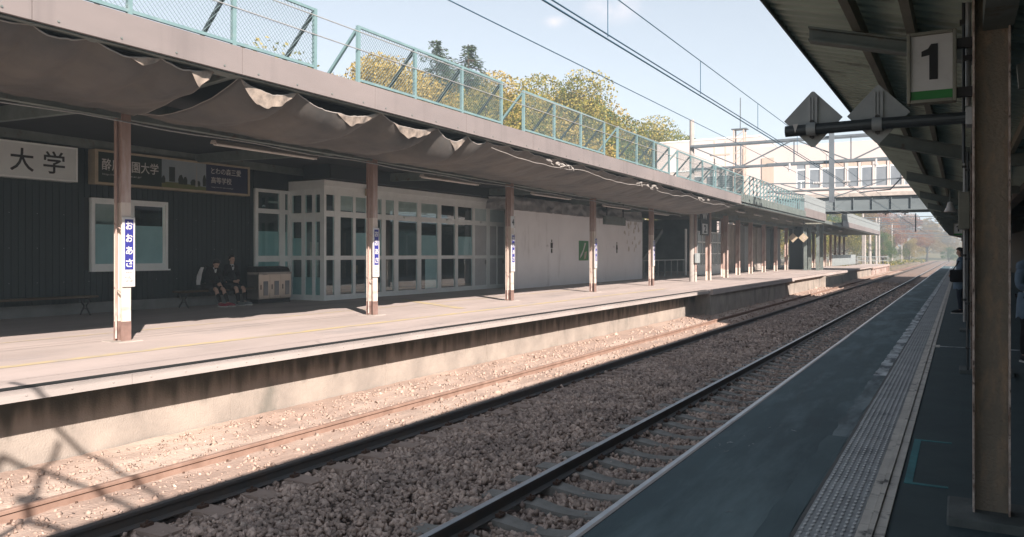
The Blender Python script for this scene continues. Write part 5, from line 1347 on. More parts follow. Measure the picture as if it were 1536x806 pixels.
# added bracket mast, unseen behind the viewer, whose curved arms throw the line shadows at the lower left
o = thing('shadow_mast', (2.6, -.8, 0), 'added bracket mast, unseen behind the viewer, casting curved shadows', 'mast')
m = MB(); m.mat(M['cat_steel']).tube([(2.6, -.8, 0), (2.6, -.8, 5.6)], .12, 10); m.build('shaft', parent=o)
for pts, r_ in (([(2.6, -.8, 5.3), (0, -.5, 5.5), (-1.2, -.2, 5.3), (-2.2, .1, 4.9), (-2.7, .3, 4.2)], .036), ([(2.6, -.8, 4.6), (0, -.6, 4.7), (-.7, -.4, 4.5), (-1.1, -.3, 4.0)], .04), ([(2.6, -.8, 5.5), (-1, .4, 5.3), (-3.1, .9, 5.0)], .03), ([(-.7, -.4, 4.5), (-1.2, -.2, 5.3)], .035), ([(-1.2, -.2, 5.3), (-1.9, .5, 5.15)], .03)):
    m = MB(); m.mat(M['cat_steel']).tube(pts, r_, 6); m.build('arm', parent=o)
for ch in o.children: ch.location.y -= .85
m = MB(); m.mat(M['insul'])
for q in range(4): m.tube([(-.62-.08*q, -.46, 4.9), (-.66-.08*q, -.45, 4.9)], .085, 10)
m.tube([(-.5, -.46, 4.9), (-1.05, -.44, 4.9)], .03, 6); m.build('insulator', parent=o).location.y -= .85

def wire(name, X, z, label, mat='wire', r=.011, t0=-8, t1=330, sag=0.0, zend=None):
    o = thing(name, (X, 20, z), label, 'wire', 'overhead wires')
    m = MB(); m.mat(M[mat]); n = 40; pts = []
    for i in range(n+1):
        t = t0+(t1-t0)*(i/n)**1.6
        zz = z if zend is None else z+(zend-z)*min(1, max(0, (t)/40))
        pts.append((X, t, zz-sag*math.sin(math.pi*min(1, max(0, t/42.0)))))
    m.tube(pts, r, 6); m.build('wire', parent=o); return o
wire('contact_wire', -3.64, 4.17, 'dark blue overhead wire, left one of the close pair', r=.011)
wire('contact_wire', -3.56, 4.17, 'dark blue overhead wire, right one of the close pair', r=.009)
ms = wire('messenger_wire', -3.60, 4.70, 'thin pale blue wire above the close pair, with droppers', r=.007)
# droppers
m = MB(); m.mat(M['wire'])
for t in (5.3, 8.6, 12.4, 16.5, 21, 26, 31, 37): m.tube([(-3.60, t, 4.70), (-3.60, t, 4.17)], .006, 5)
m.build('dropper', parent=ms)
wire('feeder_wire', -8.0, 6.19, 'dark blue feeder wire crossing the sky left of the close pair', r=.013)
wire('contact_wire', -7.0, 4.60, 'upper pale wire running across the mesh fence', 'wire_pale', .008)
wire('contact_wire', -7.0, 4.36, 'lower pale wire running across the mesh fence', 'wire_pale', .008)
o = thing('dropper_rod', (-5.6, 84, 4), 'dark vertical rod hanging below the footbridge girder', 'rod')
m = MB(); m.mat(M['cat_steel']).tube([(-3.4, 78, 5.2), (-3.4, 78, 3.6)], .05, 6); m.build('rod', parent=o)

# poles and rails at the far platform end
for i, (x, t, h, lab) in enumerate(((-12.2, 126.5, 6.6, 'left pale pole at the far end of the left platform'), (-12.0, 132, 5.2, 'thick pale pole between two thinner ones past the left platform'), (-11.6, 137.5, 7.4, 'right pale pole past the far end of the left platform'))):
    o = thing('line_pole', (x, t, -1), lab, 'pole'); m = MB(); m.mat(M['cat_conc']).tube([(x, t, -1), (x, t, h)], [.28 if i == 1 else .2, .15], 8); m.build('shaft', parent=o)
    m = MB(); m.mat(M['cat_steel']).bar((x-.8, t, h-.5), (x+.8, t, h-.5), .1, .1); m.build('crossarm', parent=o)
o = thing('guard_fence', (-11, 125, 0), 'low white guard fence at the far end of the left platform', 'fence')
m = MB(); m.mat(M['pale_steel']); t = 100
while t < 124: m.box(-13.22, -13.15, t, t+.25, FL, 1.5); t += .4
m.build('pickets', parent=o)
m = MB(); m.mat(M['pale_steel']).box(-13, -8.9, 123.8, 123.9, 1.15, 1.25); m.box(-13, -8.9, 123.8, 123.9, .6, .68)
for k in range(4): m.box(-13+k*1.35, -12.92+k*1.35, 123.8, 123.9, FL, 1.2)
m.build('end_rail', parent=o)
# parked cars glimpsed between the posts
def car(loc, paint, label, rz):
    r = thing('parked_car', loc, label, 'car', 'cars behind the far left platform', rz=rz, local=True)
    m = MB(); m.mat(M[paint]); m.prism([(-2.1, .35), (2.05, .35), (2.1, .7), (1.95, .88), (1.0, .95), (-1.95, 1.0), (-2.1, .8)], 'y', -.82, .82); m.build('body', parent=r, bevel=.05)
    m = MB(); m.mat(M['far_glass']).prism([(-1.9, 1.0), (.95, .95), (.35, 1.40), (-1.55, 1.42)], 'y', -.72, .72); m.build('windows', parent=r)
    m = MB(); m.mat(M[paint]).prism([(-1.56, 1.42), (.36, 1.40), (.2, 1.46), (-1.4, 1.48)], 'y', -.70, .70); m.build('roof', parent=r, bevel=.02)
    for (x, y) in ((-1.3, -.75), (-1.3, .75), (1.3, -.75), (1.3, .75)):
        m = MB(); m.mat(M['tyre']).tube([(x, y-.1, .31), (x, y+.1, .31)], .31, 16); w_ = m.build('wheel', parent=r)
        m = MB(); m.mat(M['galv']).tube([(x, y-.105, .31), (x, y+.105, .31)], .18, 12); m.build('rim', parent=w_)
car((-21, 96, .02), 'car_blue', 'blue car glimpsed between the far rusty posts, nearer one', R(80))
car((-21.5, 106, .02), 'car_white', 'white car glimpsed between the far rusty posts, farther one', R(85))

# =================================================================== TREES
def leaves(mb, c, rad, n, s, flat=1.0):
    vs = []; fs = []
    for i in range(n):
        while True:
            p = Vector((random.uniform(-1, 1), random.uniform(-1, 1), random.uniform(-1, 1)))
            if p.length < 1: break
        p = p.normalized()*(p.length**0.55)
        q = Vector(c) + Vector((p.x*rad, p.y*rad, p.z*rad*flat))
        a = Vector((random.gauss(0, 1), random.gauss(0, 1), random.gauss(0, 1))).normalized(); b = a.cross(Vector((random.gauss(0, 1), random.gauss(0, 1), random.gauss(0, 1)))).normalized()
        k = s*random.uniform(.6, 1.3); o = len(vs)
        vs += [q-a*k*.5, q+b*k*.32, q+a*k*.5, q-b*k*.32]; fs.append((o, o+1, o+2, o+3))
    mb.add(vs, fs)
def broadleaf(h, r, leaf, seed, n=34000, s=.14):
    random.seed(seed)
    root = thing('autumn_tree', (0, 0, 0), '', 'tree', local=True)
    tk = MB(); tk.mat(M['bark']); lv = MB(); lv.mat(M[leaf])
    tk.tube([(0, 0, -.5), (.1, .05, h*.25), (-.05, .1, h*.5), (.05, 0, h*.72)], [.28, .2, .14, .06], 8)
    cl = []
    for k in range(34):
        a = random.uniform(0, 2*math.pi); q = random.uniform(.25, 1)**.7; zz = random.uniform(.30, .95)
        rr = r*q*(1.0-0.75*max(0, zz-.6)/.4)*(.75+.5*random.random())
        c = Vector((math.cos(a)*rr, math.sin(a)*rr, h*zz)); cl.append(c)
        tk.tube([(0, 0, h*max(.2, zz-.25)), c*.5+Vector((0, 0, h*max(.2, zz-.15)*.5)), c], [.08, .05, .02], 5)
    for c in cl: leaves(lv, c, r*random.uniform(.20, .38), n//34, s, .8)
    tk.build('trunk', parent=root); lv.build('crown', parent=root)
    return root
def conifer(h, r, leaf, seed, n=5200):
    random.seed(seed)
    root = thing('spruce_tree', (0, 0, 0), '', 'tree', local=True)
    tk = MB(); tk.mat(M['bark']); lv = MB(); lv.mat(M[leaf]); tk.tube([(0, 0, -.5), (0, 0, h*.97)], [.25, .02], 8)
    z = h*.12; vs = []; fs = []
    while z < h*.985:
        q = (z/h-.12)/.88; R_ = r*(1-q)**.95*random.uniform(.7, 1.2)+.05; nb = 7 if q < .8 else 5
        for k in range(nb):
            a = random.uniform(0, 2*math.pi); L = R_*random.uniform(.65, 1.15); d = Vector((math.cos(a), math.sin(a), 0))
            e = d*L+Vector((0, 0, z-L*.22)); tk.tube([(0, 0, z), e], [.03, .008], 4, cap=False)
            m_ = int(30+L*70)
            for j in range(m_):
                f = random.uniform(.12, 1.03); p = Vector((0, 0, z))*(1-f)+e*f; w = (.14+.26*(1-f))*min(1, L)
                p += Vector((random.uniform(-w, w), random.uniform(-w, w), random.uniform(-.22, .06)))
                a1 = (d+Vector((random.gauss(0, .5), random.gauss(0, .5), random.gauss(-.2, .3)))).normalized(); b1 = a1.cross(Vector((random.gauss(0, .3), random.gauss(0, .3), 1))).normalized(); s = random.uniform(.07, .17); o = len(vs)
                vs += [p-a1*s*.5, p+b1*s*.22, p+a1*s*.6, p-b1*s*.22]; fs.append((o, o+1, o+2, o+3))
        z += h*.018+.10
    lv.add(vs, fs); tk.build('trunk', parent=root); lv.build('crown', parent=root); return root
TP = {}
def plant(kind, x, y, z, h, label, rz=0.0):
    spec = {'yellow': ('b', 'leaf_yellow', 4.9), 'gold': ('b', 'leaf_gold', 5.0), 'green': ('b', 'leaf_green', 4.6), 'red': ('b', 'leaf_red', 4.3), 'tan': ('b', 'leaf_brown', 4.6), 'spruce': ('c', 'leaf_spruce', 5.6), 'larch': ('c', 'leaf_gold', 2.9)}[kind]
    if kind not in TP:
        o = broadleaf(10, spec[2], spec[1], hash(kind) % 7+ len(kind)) if spec[0] == 'b' else conifer(10, spec[2], spec[1], 21+len(kind))
        TP[kind] = o
    else: o = copy_tree(TP[kind])
    o.location = (x, y, z); k = h/10; o.scale = (k*random.uniform(.9, 1.1), k*random.uniform(.9, 1.1), k); o.rotation_euler = (0, 0, rz)
    tag(o, label, 'tree', 'trees behind the station'); return o
TR = [
 ('yellow', -29, 33.5, 0, 12.2, 'yellow tree behind the fence gap, leftmost above the fascia'),
 ('yellow', -30, 39.0, 0, 13.4, 'yellow tree behind the second fence panel, left of the spruces'),
 ('spruce', -32, 45.5, 0, 17.2, 'slim spruce, leftmost of the three spruce tops'),
 ('spruce', -31.5, 48.8, 0, 17.6, 'broad spruce, tallest of the three spruce tops'),
 ('spruce', -33, 53.5, 0, 15.6, 'spruce at the right of the three tops, above the fence end'),
 ('spruce', -35, 50.8, 0, 17.2, 'dim spruce standing behind the other three spruce tops'),
 ('green', -34, 47.0, 0, 13.0, 'green tree tucked between the spruces'),
 ('gold', -28, 45.5, 0, 12.4, 'low golden tree in front of the spruces'),
 ('yellow', -30, 53.2, 0, 14.8, 'tall yellow tree right of the spruces, above the third fence panel'),
 ('gold', -29.5, 58.5, 0, 16.2, 'big golden tree crown, the broadest above the third fence panel'),
 ('yellow', -32, 64.5, 0, 16.2, 'round yellow crown at the right end of the golden group'),
 ('green', -29, 66.5, 0, 14.8, 'green tree just right of the golden group'),
 ('larch', -31, 72, 0, 15.2, 'pointed olive larch right of the green tree'),
 ('green', -30, 82.0, 0, 14.4, 'round green tree in the falling tree line, before the larch'),
 ('spruce', -33, 77, 0, 16.2, 'dark spruce tip in the falling tree line'),
 ('gold', -29, 78, 0, 15, 'olive golden tree low in the falling tree line'),
 ('larch', -32, 86, 0, 15.5, 'pointed larch further down the falling tree line'),
 ('green', -30, 92, 0, 15.2, 'green tree left of the concrete mast top'),
 ('tan', -31, 99, 0, 14.2, 'tan tree at the foot of the mast, end of the tree line'),
 # seen under the far canopy and past the platform
 ('green', -24, 100, 0, 7.5, 'green tree seen between the far posts, left one'),
 ('yellow', -25, 113, 0, 7.0, 'yellow green tree seen between the far posts, right one'),
 ('gold', -22, 132, -1, 10.5, 'olive tree beside the far end of the left canopy'),
 ('green', -24, 148, -1, 13.0, 'green tree behind the white poles'),
 ('gold', -20, 160, -1, 12.0, 'golden tree behind the first far portal'),
 ('green', -13.5, 175, -1, 6.8, 'small bright green tree standing alone beside the line'),
 ('yellow', -17, 182, -1, 7.6, 'low yellow tree behind the small bright green one'),
 ('tan', -21, 196, -1, 14.5, 'tan tree rising behind the far portals'),
 ('red', -18, 225, -1, 14.0, 'red tree, nearer of the two russet crowns by the line'),
 ('red', -14, 262, -1, 14.5, 'red tree, farther of the two russet crowns by the line'),
 ('yellow', -12, 240, -1, 6.5, 'low yellow bush tree in front of the red crowns'),
 ('tan', -10, 310, -1, 14.0, 'hazy tan tree at the right end of the far tree row'),
 ('gold', -24, 250, -1, 17.0, 'tall golden tree behind the red crowns'),
 ('tan', -4, 345, -1, 12.0, 'hazy tan tree near where the rails vanish'),
 ('green', -3.2, 290, -1.5, 5.2, 'dark green bush beside the vanishing rails'),
 ('green', 1.5, 300, -1.5, 5.0, 'dark green bush right of its twin beside the vanishing rails'),
]
for i, a in enumerate(TR): plant(*a, rz=i*1.9)
random.seed(77)
# the far wood beyond: one mass
fw = MB(); fw.mat(M['leaf_brown'])
for k in range(170):
    x = random.uniform(-130, 110); y = random.uniform(370, 520); leaves(fw, (x, y, 6+random.uniform(0, 14)*(1 if x < -20 or x > 40 else .7)), random.uniform(4, 7), 70, 1.7, .8)
o = fw.build('far_wood'); tag(o, 'hazy tan wood closing the view beyond the rails', 'wood', kind='stuff')
hw = MB(); hw.mat(M['leaf_gold'])
for k in range(420):
    near = k < 230; x = random.uniform(-56, -40) if near else random.uniform(-110, -56); y = random.uniform(38, 150) if near else random.uniform(30, 330); leaves(hw, (x, y, random.uniform(4, 14.5)+(-x-42)*.07), random.uniform(2.4, 4), 260 if near else 80, .32 if near else 1.0, .8)
o = hw.build('hillside_wood'); tag(o, 'golden wood covering the hillside behind the station', 'wood', kind='stuff')
# weeds along the far line side
wd = MB(); wd.mat(M['leaf_gold'])
for k in range(240):
    y = random.uniform(126, 320); x = random.uniform(-16, -10.2); leaves(wd, (x, y, -.7), random.uniform(.5, 1.2), 14, .5, .8)
o = wd.build('line_side_weeds'); tag(o, 'dry weeds along the far line side', 'weeds', kind='stuff')
# =================================================================== PEOPLE
def skin_mesh(name, joints, edges, mat, parent, sub=2, root=0, extra=None, smooth=True):
    """joints: {name: ((x,y,z), rx, ry)}; grown with a Skin modifier into one continuous surface, then baked."""
    keys = list(joints); idx = {k: i for i, k in enumerate(keys)}
    me = bpy.data.meshes.new(name)
    me.from_pydata([joints[k][0] for k in keys], [(idx[a], idx[b]) for a, b in edges], [])
    o = bpy.data.objects.new(name, me); COL.objects.link(o)
    sk = o.modifiers.new('skin', 'SKIN'); sk.use_smooth_shade = True; sk.branch_smoothing = 0.6
    if not me.skin_vertices: me.skin_vertices.new()
    for i, k in enumerate(keys):
        v = me.skin_vertices[0].data[i]; v.radius = (joints[k][1], joints[k][2] if len(joints[k]) > 2 else joints[k][1]); v.use_root = (i == root)
    ss = o.modifiers.new('subd', 'SUBSURF'); ss.levels = sub; ss.render_levels = sub
    dg = bpy.context.evaluated_depsgraph_get()
    baked = bpy.data.meshes.new_from_object(o.evaluated_get(dg))
    bpy.data.objects.remove(o)
    if extra is not None:
        bm = bmesh.new(); bm.from_mesh(baked); tmp = bpy.data.meshes.new('tmp'); tmp.from_pydata([tuple(v) for v in extra.v], [], extra.f); bm.from_mesh(tmp); bmesh.ops.recalc_face_normals(bm, faces=bm.faces); bm.to_mesh(baked); bm.free()
    baked.materials.clear(); baked.materials.append(mat); baked.name = name
    baked.polygons.foreach_set('use_smooth', [True]*len(baked.polygons))
    o = bpy.data.objects.new(name, baked); COL.objects.link(o)
    if parent: o.parent = parent
    return o
def hand(mb, wrist, dirn, palm_n, curl, side):
    """palm slab + four unequal bent fingers + a thumb from the palm's side."""
    w = Vector(wrist); d = Vector(dirn).normalized(); n = Vector(palm_n); n = (n-d*n.dot(d)).normalized(); s = d.cross(n)*side
    vs = []; fs = []
    mb.tube([w-d*.015, w+d*.03, w+d*.075, w+d*.09], [.026, .036, .038, .030], 8)
    for i, (off, L) in enumerate(((-.028, .068), (-.010, .078), (.009, .072), (.026, .056))):
        b = w+d*.078+s*off; p = [b]; dd = d.copy()
        for q in range(3): dd = (dd+n*math.tan(curl*.55)).normalized(); p.append(p[-1]+dd*L/3)
        mb.tube([p[0]-d*.02]+p, [.0095, .0095, .009, .008, .006], 6)
    b = w+d*.025-s*.034; t = (d*.75-s*.6+n*.25).normalized(); t2 = (d-s*.1+n*.5).normalized()
    mb.tube([b+s*.01, b+t*.032, b+t*.032+t2*.03, b+t*.032+t2*.048], [.012, .011, .010, .007], 6)

def person(label, loc, rz, P, clothes, hair, face_col='skin', hold=None, hands=None):
    """P: joint positions. The body mesh itself is the thing; clothes, hair and shoes are its children."""
    J = {}
    def j(k, p, r, r2=None): J[k] = (p, r, r2 or r)
    up = (Vector(P['head'])-Vector(P['neck'])).normalized(); hd = Vector(P['head']); f = Vector(P['look']).normalized()
    j('pelvis', P['pelvis'], .125, .10); j('waist', P['waist'], .115, .09); j('chest', P['chest'], .14, .105); j('collar', P['collar'], .056, .048)
    j('neck', P['neck'], .048); j('jaw', hd-up*.055+f*.018, .062, .066); j('brow', hd+up*.03, .078, .088); j('crown', hd+up*.095-f*.008, .055, .06)
    for s in 'lr':
        j('sh'+s, P['sh'+s], .030); j('el'+s, P['el'+s], .042); j('wr'+s, P['wr'+s], .028)
        j('hip'+s, P['hip'+s], .088); j('kn'+s, P['kn'+s], .056); j('calf'+s, Vector(P['kn'+s])*.62+Vector(P['an'+s])*.38+Vector((-.015, 0, 0)), .054); j('an'+s, P['an'+s], .036); j('to'+s, P['to'+s], .034, .026)
    E_ = [('pelvis', 'waist'), ('waist', 'chest'), ('chest', 'collar'), ('collar', 'neck'), ('neck', 'jaw'), ('jaw', 'brow'), ('brow', 'crown')]
    for s in 'lr': E_ += [('collar', 'sh'+s), ('sh'+s, 'el'+s), ('el'+s, 'wr'+s), ('pelvis', 'hip'+s), ('hip'+s, 'kn'+s), ('kn'+s, 'calf'+s), ('calf'+s, 'an'+s), ('an'+s, 'to'+s)]
    ex = MB(); side = f.cross(up).normalized()
    # nose, ears
    c = hd+f*.082-up*.018
    ex.tube([c+up*.03-f*.008, c+f*.008, c-up*.012+f*.016, c-up*.02], [.006, .009, .012, .006], 6)
    for s in (-1, 1): ex.tube([hd+side*s*.078-up*.03, hd+side*s*.086-up*.01, hd+side*s*.084+up*.02], [.008, .014, .010], 6)
    for k, (wr, el, s) in enumerate((('wrl', 'ell', 1), ('wrr', 'elr', -1))):
        d = Vector(P[wr])-Vector(P[el]); hn = (hands or {}).get(wr, (tuple(d), (0, 0, -1), .7)); hand(ex, P[wr], hn[0], hn[1], hn[2], s)
    body = skin_mesh('person', J, E_, M['skin'], None, 2, 0, ex)
    body.location = loc; body.rotation_euler = (0, 0, rz); tag(body, label, 'person')
    m = MB(); m.mat(M['hair'])
    for s in (-1, 1): m.ball(tuple(hd+f*.078+side*s*.03+up*.012), .011, .011, .008, 8, 6)
    m.build('eyes', parent=body)
    m = MB(); m.mat(M['shoe_red']); c = hd+f*.076-up*.058; m.mats = [M['brown_base']]; m.tube([c-side*.022, c+f*.004, c+side*.022], [.003, .006, .003], 6); m.build('mouth', parent=body)
    # hair: cap plus back
    m = MB(); m.mat(M['hair'])
    q = Matrix((side, f, up)).transposed()
    hm = MB(); hm.ball((0, 0, 0), .094, .108, .108, 16, 12)
    vs = []
    for v in hm.v:
        p = Vector(v)
        if p.y > .02 and p.z < .045: p.y = min(p.y, .055)-.04*(1 if p.z < .02 else .5)   # leave the face open
        if hair == 'long' and p.z < -.02 and p.y < .03: p.z -= .13*min(1, (-.02-p.z)*16); p.x *= 1.02
        p *= 1+.03*mnoise.noise(p*40)
        vs.append(hd+up*.035-f*.012+q@p)
    m.add(vs, hm.f); m.build('hair', parent=body, smooth=True)
    def cloth(name, sub_j, grow, mat, edges, sub=2, root=None):
        g2 = lambda k: grow+(.05 if k in ('shl', 'shr', 'collar') and name == 'jacket' else 0)
        JJ = {k: (J[k][0] if k in J else None, J[k][1]+g2(k), J[k][2]+g2(k)) for k in sub_j}
        return skin_mesh(name, JJ, edges, M[mat], body, sub, 0)
    for c in clothes: c(body, J, cloth)
    return body
TORSO = ['pelvis', 'waist', 'chest', 'collar', 'shl', 'ell', 'wrl', 'shr', 'elr', 'wrr']
TE = [('pelvis', 'waist'), ('waist', 'chest'), ('chest', 'collar'), ('collar', 'shl'), ('shl', 'ell'), ('ell', 'wrl'), ('collar', 'shr'), ('shr', 'elr'), ('elr', 'wrr')]
LEGS = ['pelvis', 'hipl', 'knl', 'calfl', 'anl', 'hipr', 'knr', 'calfr', 'anr']
LE = [('pelvis', 'hipl'), ('hipl', 'knl'), ('knl', 'calfl'), ('calfl', 'anl'), ('pelvis', 'hipr'), ('hipr', 'knr'), ('knr', 'calfr'), ('calfr', 'anr')]
def jacket(mat, g=.016):
    def fn(b, J, cl):
        cl('jacket', TORSO, g, mat, TE)
        m = MB(); m.mat(M[mat]); a = Vector(J['shl'][0]); c = Vector(J['shr'][0]); q = Vector(J['collar'][0])
        m.tube([a+(a-q)*.22, a, a*.5+q*.5+Vector((0, 0, .015)), q+Vector((0, 0, -.01)), c*.5+q*.5+Vector((0, 0, .015)), c, c+(c-q)*.22], [.045, .085, .088, .092, .088, .085, .045], 12)
        m.build('jacket_shoulders', parent=b, smooth=True)
    return fn
def trousers(mat, g=.016): return lambda b, J, cl: cl('trousers', LEGS, g, mat, LE)
def shorts(mat, g=.03):
    def fn(b, J, cl):
        for s in 'lr':
            a = Vector(J['hip'+s][0]); k = Vector(J['kn'+s][0]); J['th'+s] = (a*.06+k*.94, .078, .078)
        cl('skirt', ['pelvis', 'hipl', 'thl', 'hipr', 'thr'], g, mat, [('pelvis', 'hipl'), ('hipl', 'thl'), ('pelvis', 'hipr'), ('hipr', 'thr')])
    return fn
def socks(mat):
    def fn(b, J, cl):
        for s in 'lr':
            k = Vector(J['kn'+s][0]); a = Vector(J['an'+s][0]); J['so'+s] = (k*.74+a*.26, .058, .058)
            cl('sock', ['so'+s, 'an'+s], .006, mat, [('so'+s, 'an'+s)])
    return fn
def shoes(mat, sole='sole'):
    def fn(b, J, cl):
        for s in 'lr':
            a = Vector(J['an'+s][0]); t = Vector(J['to'+s][0]); d = (t-a); d.z = 0; d.normalize(); n = Vector((-d.y, d.x, 0)); zb = t.z-.035
            m = MB(); m.mat(M[mat]); h = a-d*.05
            m.tube([Vector((h.x, h.y, zb+.075)), Vector((a.x, a.y, zb+.07)), Vector((t.x, t.y, zb+.052)), Vector((t.x, t.y, zb+.045))+d*.06], [.042, .052, .045, .026], 10)
            sh = m.build('shoe', parent=b, smooth=True)
            m = MB(); m.mat(M[sole]); pts = [h-d*.045, h-d*.03+n*.035, t+n*.046, t+d*.06+n*.03, t+d*.085, t+d*.06-n*.03, t-n*.046, h-d*.03-n*.035]
            m.prism([(p.x, p.y) for p in pts], 'z', zb, zb+.026); m.build('sole', parent=sh)
    return fn
def collar(bow=True):
    def fn(b, J, cl):
        c = Vector(J['collar'][0]); nk = Vector(J['neck'][0])
        m = MB(); m.mat(M['white_cloth']); f = c+Vector((.092, 0, .0)); 
        m.prism([(-.05, .05), (.05, .05), (.012, -.09), (-.012, -.09)], 'x', -.012, .008)
        m.v = [(f.x+v[0]-.02*(v[2] < 0)*0, f.y+v[1], f.z+v[2]) for v in m.v]; m.build('shirt_front', parent=b)
        m = MB(); m.mat(M['white_cloth']); m.lathe([(.064, -.02), (.058, .03)], tuple(nk-Vector((0, 0, .03))), 12); m.build('shirt_collar', parent=b)
        m = MB(); m.mat(M['black_cloth']); q = f+Vector((.022, 0, .025)); m.prism([(-.05, .028), (0, .008), (.05, .028), (.05, -.028), (0, -.008), (-.05, -.028)], 'x', 0, .016); m.v = [(q.x+v[0], q.y+v[1], q.z+v[2]) for v in m.v]
        m.build('bow_tie', parent=b)
    return fn
# two seated students (local +X is forward, z from the platform)
S2 = dict(pelvis=(0, 0, .56), waist=(.01, 0, .74), chest=(.03, 0, .94), collar=(.05, 0, 1.08), neck=(.07, 0, 1.16), head=(.09, 0, 1.29), look=(1, .12, -.12),
          shl=(.04, .175, 1.05), ell=(.06, .235, .80), wrl=(.26, .10, .70), shr=(.04, -.175, 1.05), elr=(.06, -.235, .80), wrr=(.27, -.06, .68),
          hipl=(.03, .095, .53), knl=(.45, .13, .50), anl=(.47, .17, .10), tol=(.62, .22, .04), hipr=(.03, -.095, .53), knr=(.45, -.10, .50), anr=(.44, -.02, .10), tor=(.59, .02, .04))
person('seated student sitting upright in a dark blazer with bow tie and grey shoes', (-17.98, 15.42, FL), R(-6), S2,
       [shorts('navy_cloth'), jacket('navy_cloth'), socks('black_cloth'), shoes('shoe_grey'), collar()], 'short', hands={'wrl': ((.6, -.8, -.1), (0, 0, -1), .8), 'wrr': ((.7, .7, -.1), (0, 0, -1), .8)})
S1 = dict(pelvis=(0, 0, .56), waist=(.06, 0, .73), chest=(.16, 0, .90), collar=(.22, 0, 1.02), neck=(.28, 0, 1.08), head=(.35, 0, 1.17), look=(.8, .1, -.75),
          shl=(.20, .17, .99), ell=(.26, .23, .75), wrl=(.43, .06, .64), shr=(.20, -.17, .99), elr=(.26, -.23, .75), wrr=(.44, -.02, .63),
          hipl=(.03, .095, .53), knl=(.46, .14, .49), anl=(.58, .20, .10), tol=(.72, .26, .04), hipr=(.03, -.095, .53), knr=(.46, -.09, .49), anr=(.56, -.02, .10), tor=(.71, .02, .04))
pb = person('seated student bent forward in dark clothes with red shoes', (-18.02, 14.72, FL), R(-4), S1,
       [shorts('black_cloth'), jacket('black_cloth', .022), socks('black_cloth'), shoes('shoe_red'), collar()], 'long', hands={'wrl': ((.7, -.7, -.2), (0, 0, -1), .8), 'wrr': ((.8, .5, -.2), (0, 0, -1), .8)})
o = thing('shoulder_bag', (-17.98, 14.38, FL), 'pale blue and white bag slung at the bent student\'s side', 'bag')
m = MB(); m.mat(M['white_cloth'])
m.grid(lambda u, v: (-17.90-.05*math.sin(math.pi*v)+.10*v, 14.34+.12*(u-.5)*(1.2-.8*abs(v-.4))-.06+.05*v+.02*mnoise.noise(Vector((u*4, v*4, 0))), .78+.48*v), 8, 12); b_ = m.build('cloth', parent=o, smooth=True); sol = b_.modifiers.new('t', 'SOLIDIFY'); sol.thickness = .03
m = MB(); m.mat(M['black_cloth']); m.tube([(-17.86, 14.4, 1.22), (-17.86, 14.5, 1.30), (-17.84, 14.58, 1.24)], .014, 6); m.build('strap', parent=o)
# standing passenger down the right platform: faces the track, seen from the side and behind
ST = dict(pelvis=(0, 0, .95), waist=(0, 0, 1.12), chest=(.0, 0, 1.32), collar=(-.01, 0, 1.46), neck=(.0, 0, 1.54), head=(.03, 0, 1.66), look=(1, .25, -.15),
          shl=(-.01, .17, 1.42), ell=(-.02, .22, 1.15), wrl=(.16, .16, 1.08), shr=(-.01, -.17, 1.42), elr=(-.03, -.22, 1.15), wrr=(.14, -.18, 1.04),
          hipl=(0, .09, .92), knl=(.02, .10, .50), anl=(-.01, .10, .10), tol=(.14, .12, .04), hipr=(0, -.09, .92), knr=(.03, -.10, .50), anr=(.0, -.11, .10), tor=(.15, -.12, .04))
def long_hem(mat):
    def fn(b, J, cl):
        c = Vector(J['pelvis'][0]); m = MB(); m.mat(M[mat]); m.lathe([(.16, .10), (.175, 0), (.185, -.16), (.19, -.28)], tuple(c), 16); m.v = [(x, y*1.12, z+.02*math.sin(7*math.atan2(y, x))*(z < c.z-.2)) for x, y, z in m.v]; o_ = m.build('coat_hem', parent=b, smooth=True)
    return fn
person('standing passenger in a blue grey jacket seen sideways down the right platform', (.03, 24.5, 0), R(165), ST,
       [trousers('denim', .02), jacket('blue_jacket', .03), long_hem('blue_jacket'), shoes('black_cloth')], 'long')
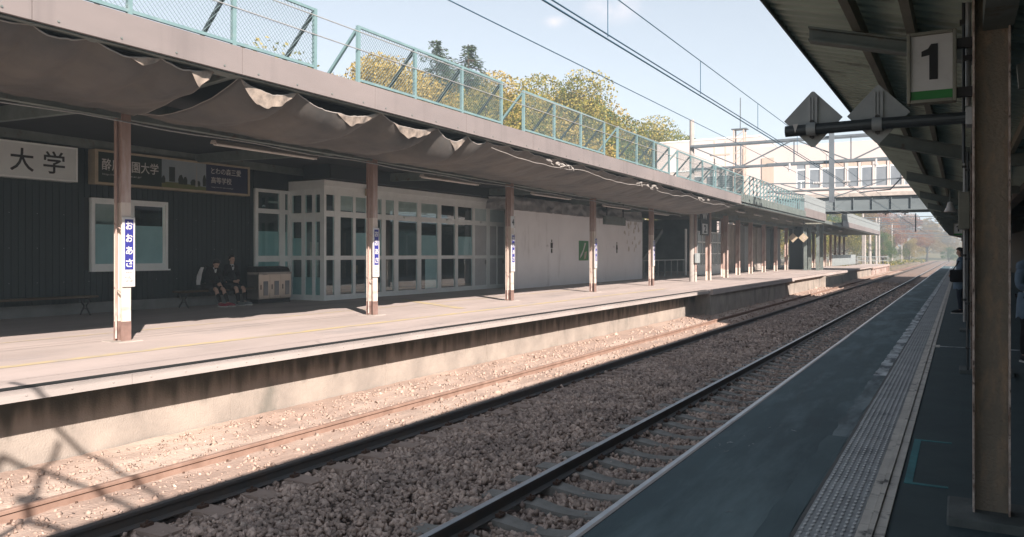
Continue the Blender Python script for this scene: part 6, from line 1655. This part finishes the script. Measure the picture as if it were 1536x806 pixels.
o = thing('shoulder_bag', (-.14, 24.25, 1.0), 'black shoulder bag at the standing passenger\'s side', 'bag')
m = MB(); m.mat(M['black_cloth']).box(-.24, .16, 24.16, 24.25, .86, 1.20); m.build('pouch', parent=o, bevel=.04)
m = MB(); m.mat(M['black_cloth']).tube([(-.16, 24.2, 1.19), (-.06, 24.28, 1.36), (.0, 24.33, 1.50), (.06, 24.40, 1.51), (.06, 24.66, 1.48), (.03, 24.73, 1.3)], .014, 6); m.build('strap', parent=o)
# passenger partly hidden behind the big pillar, holding a phone
SR = dict(ST); SR.update(wrl=(.30, .08, 1.16), ell=(.06, .22, 1.12), wrr=(.30, -.08, 1.14), elr=(.06, -.22, 1.12), look=(1, 0, -.5))
person('passenger in a pale blue shirt half hidden behind the big pillar, holding a phone', (.93, 14.0, 0), R(-60), SR,
       [trousers('black_cloth', .02), jacket('blue_jacket', .024), long_hem('blue_jacket'), shoes('black_cloth')], 'short', hands={'wrl': ((.8, -.4, .35), (0, -1, .2), .7), 'wrr': ((.8, .4, .35), (0, 1, .2), .7)})
o = thing('phone', (1.14, 13.66, 1.24), 'dark phone in the half hidden passenger\'s hand', 'phone')
m = MB(); m.mat(M['black']); m.bar((1.12, 13.69, 1.17), (1.17, 13.60, 1.29), .075, .01, up=(-.5, .8, .4)); m.build('case', parent=o, bevel=.002)

# =================================================================== AIR
hz = bpy.data.materials.new('haze'); hz.use_nodes = True
N = hz.node_tree.nodes; L = hz.node_tree.links
for n in list(N): N.remove(n)
ho = N.new('ShaderNodeOutputMaterial'); hv = N.new('ShaderNodeVolumePrincipled')
hv.inputs['Color'].default_value = (0.70, 0.88, 1.0, 1); hv.inputs['Density'].default_value = 0.0017; hv.inputs['Anisotropy'].default_value = 0.0
L.new(hv.outputs[0], ho.inputs['Volume'])
m = MB(); m.mat(hz).box(-760, 760, -70, 1420, -4.5, 62); o = m.build('haze'); o['kind'] = 'stuff'; o['label'] = 'thin pale air fading the far trees'; o['category'] = 'haze'
o.visible_shadow = True
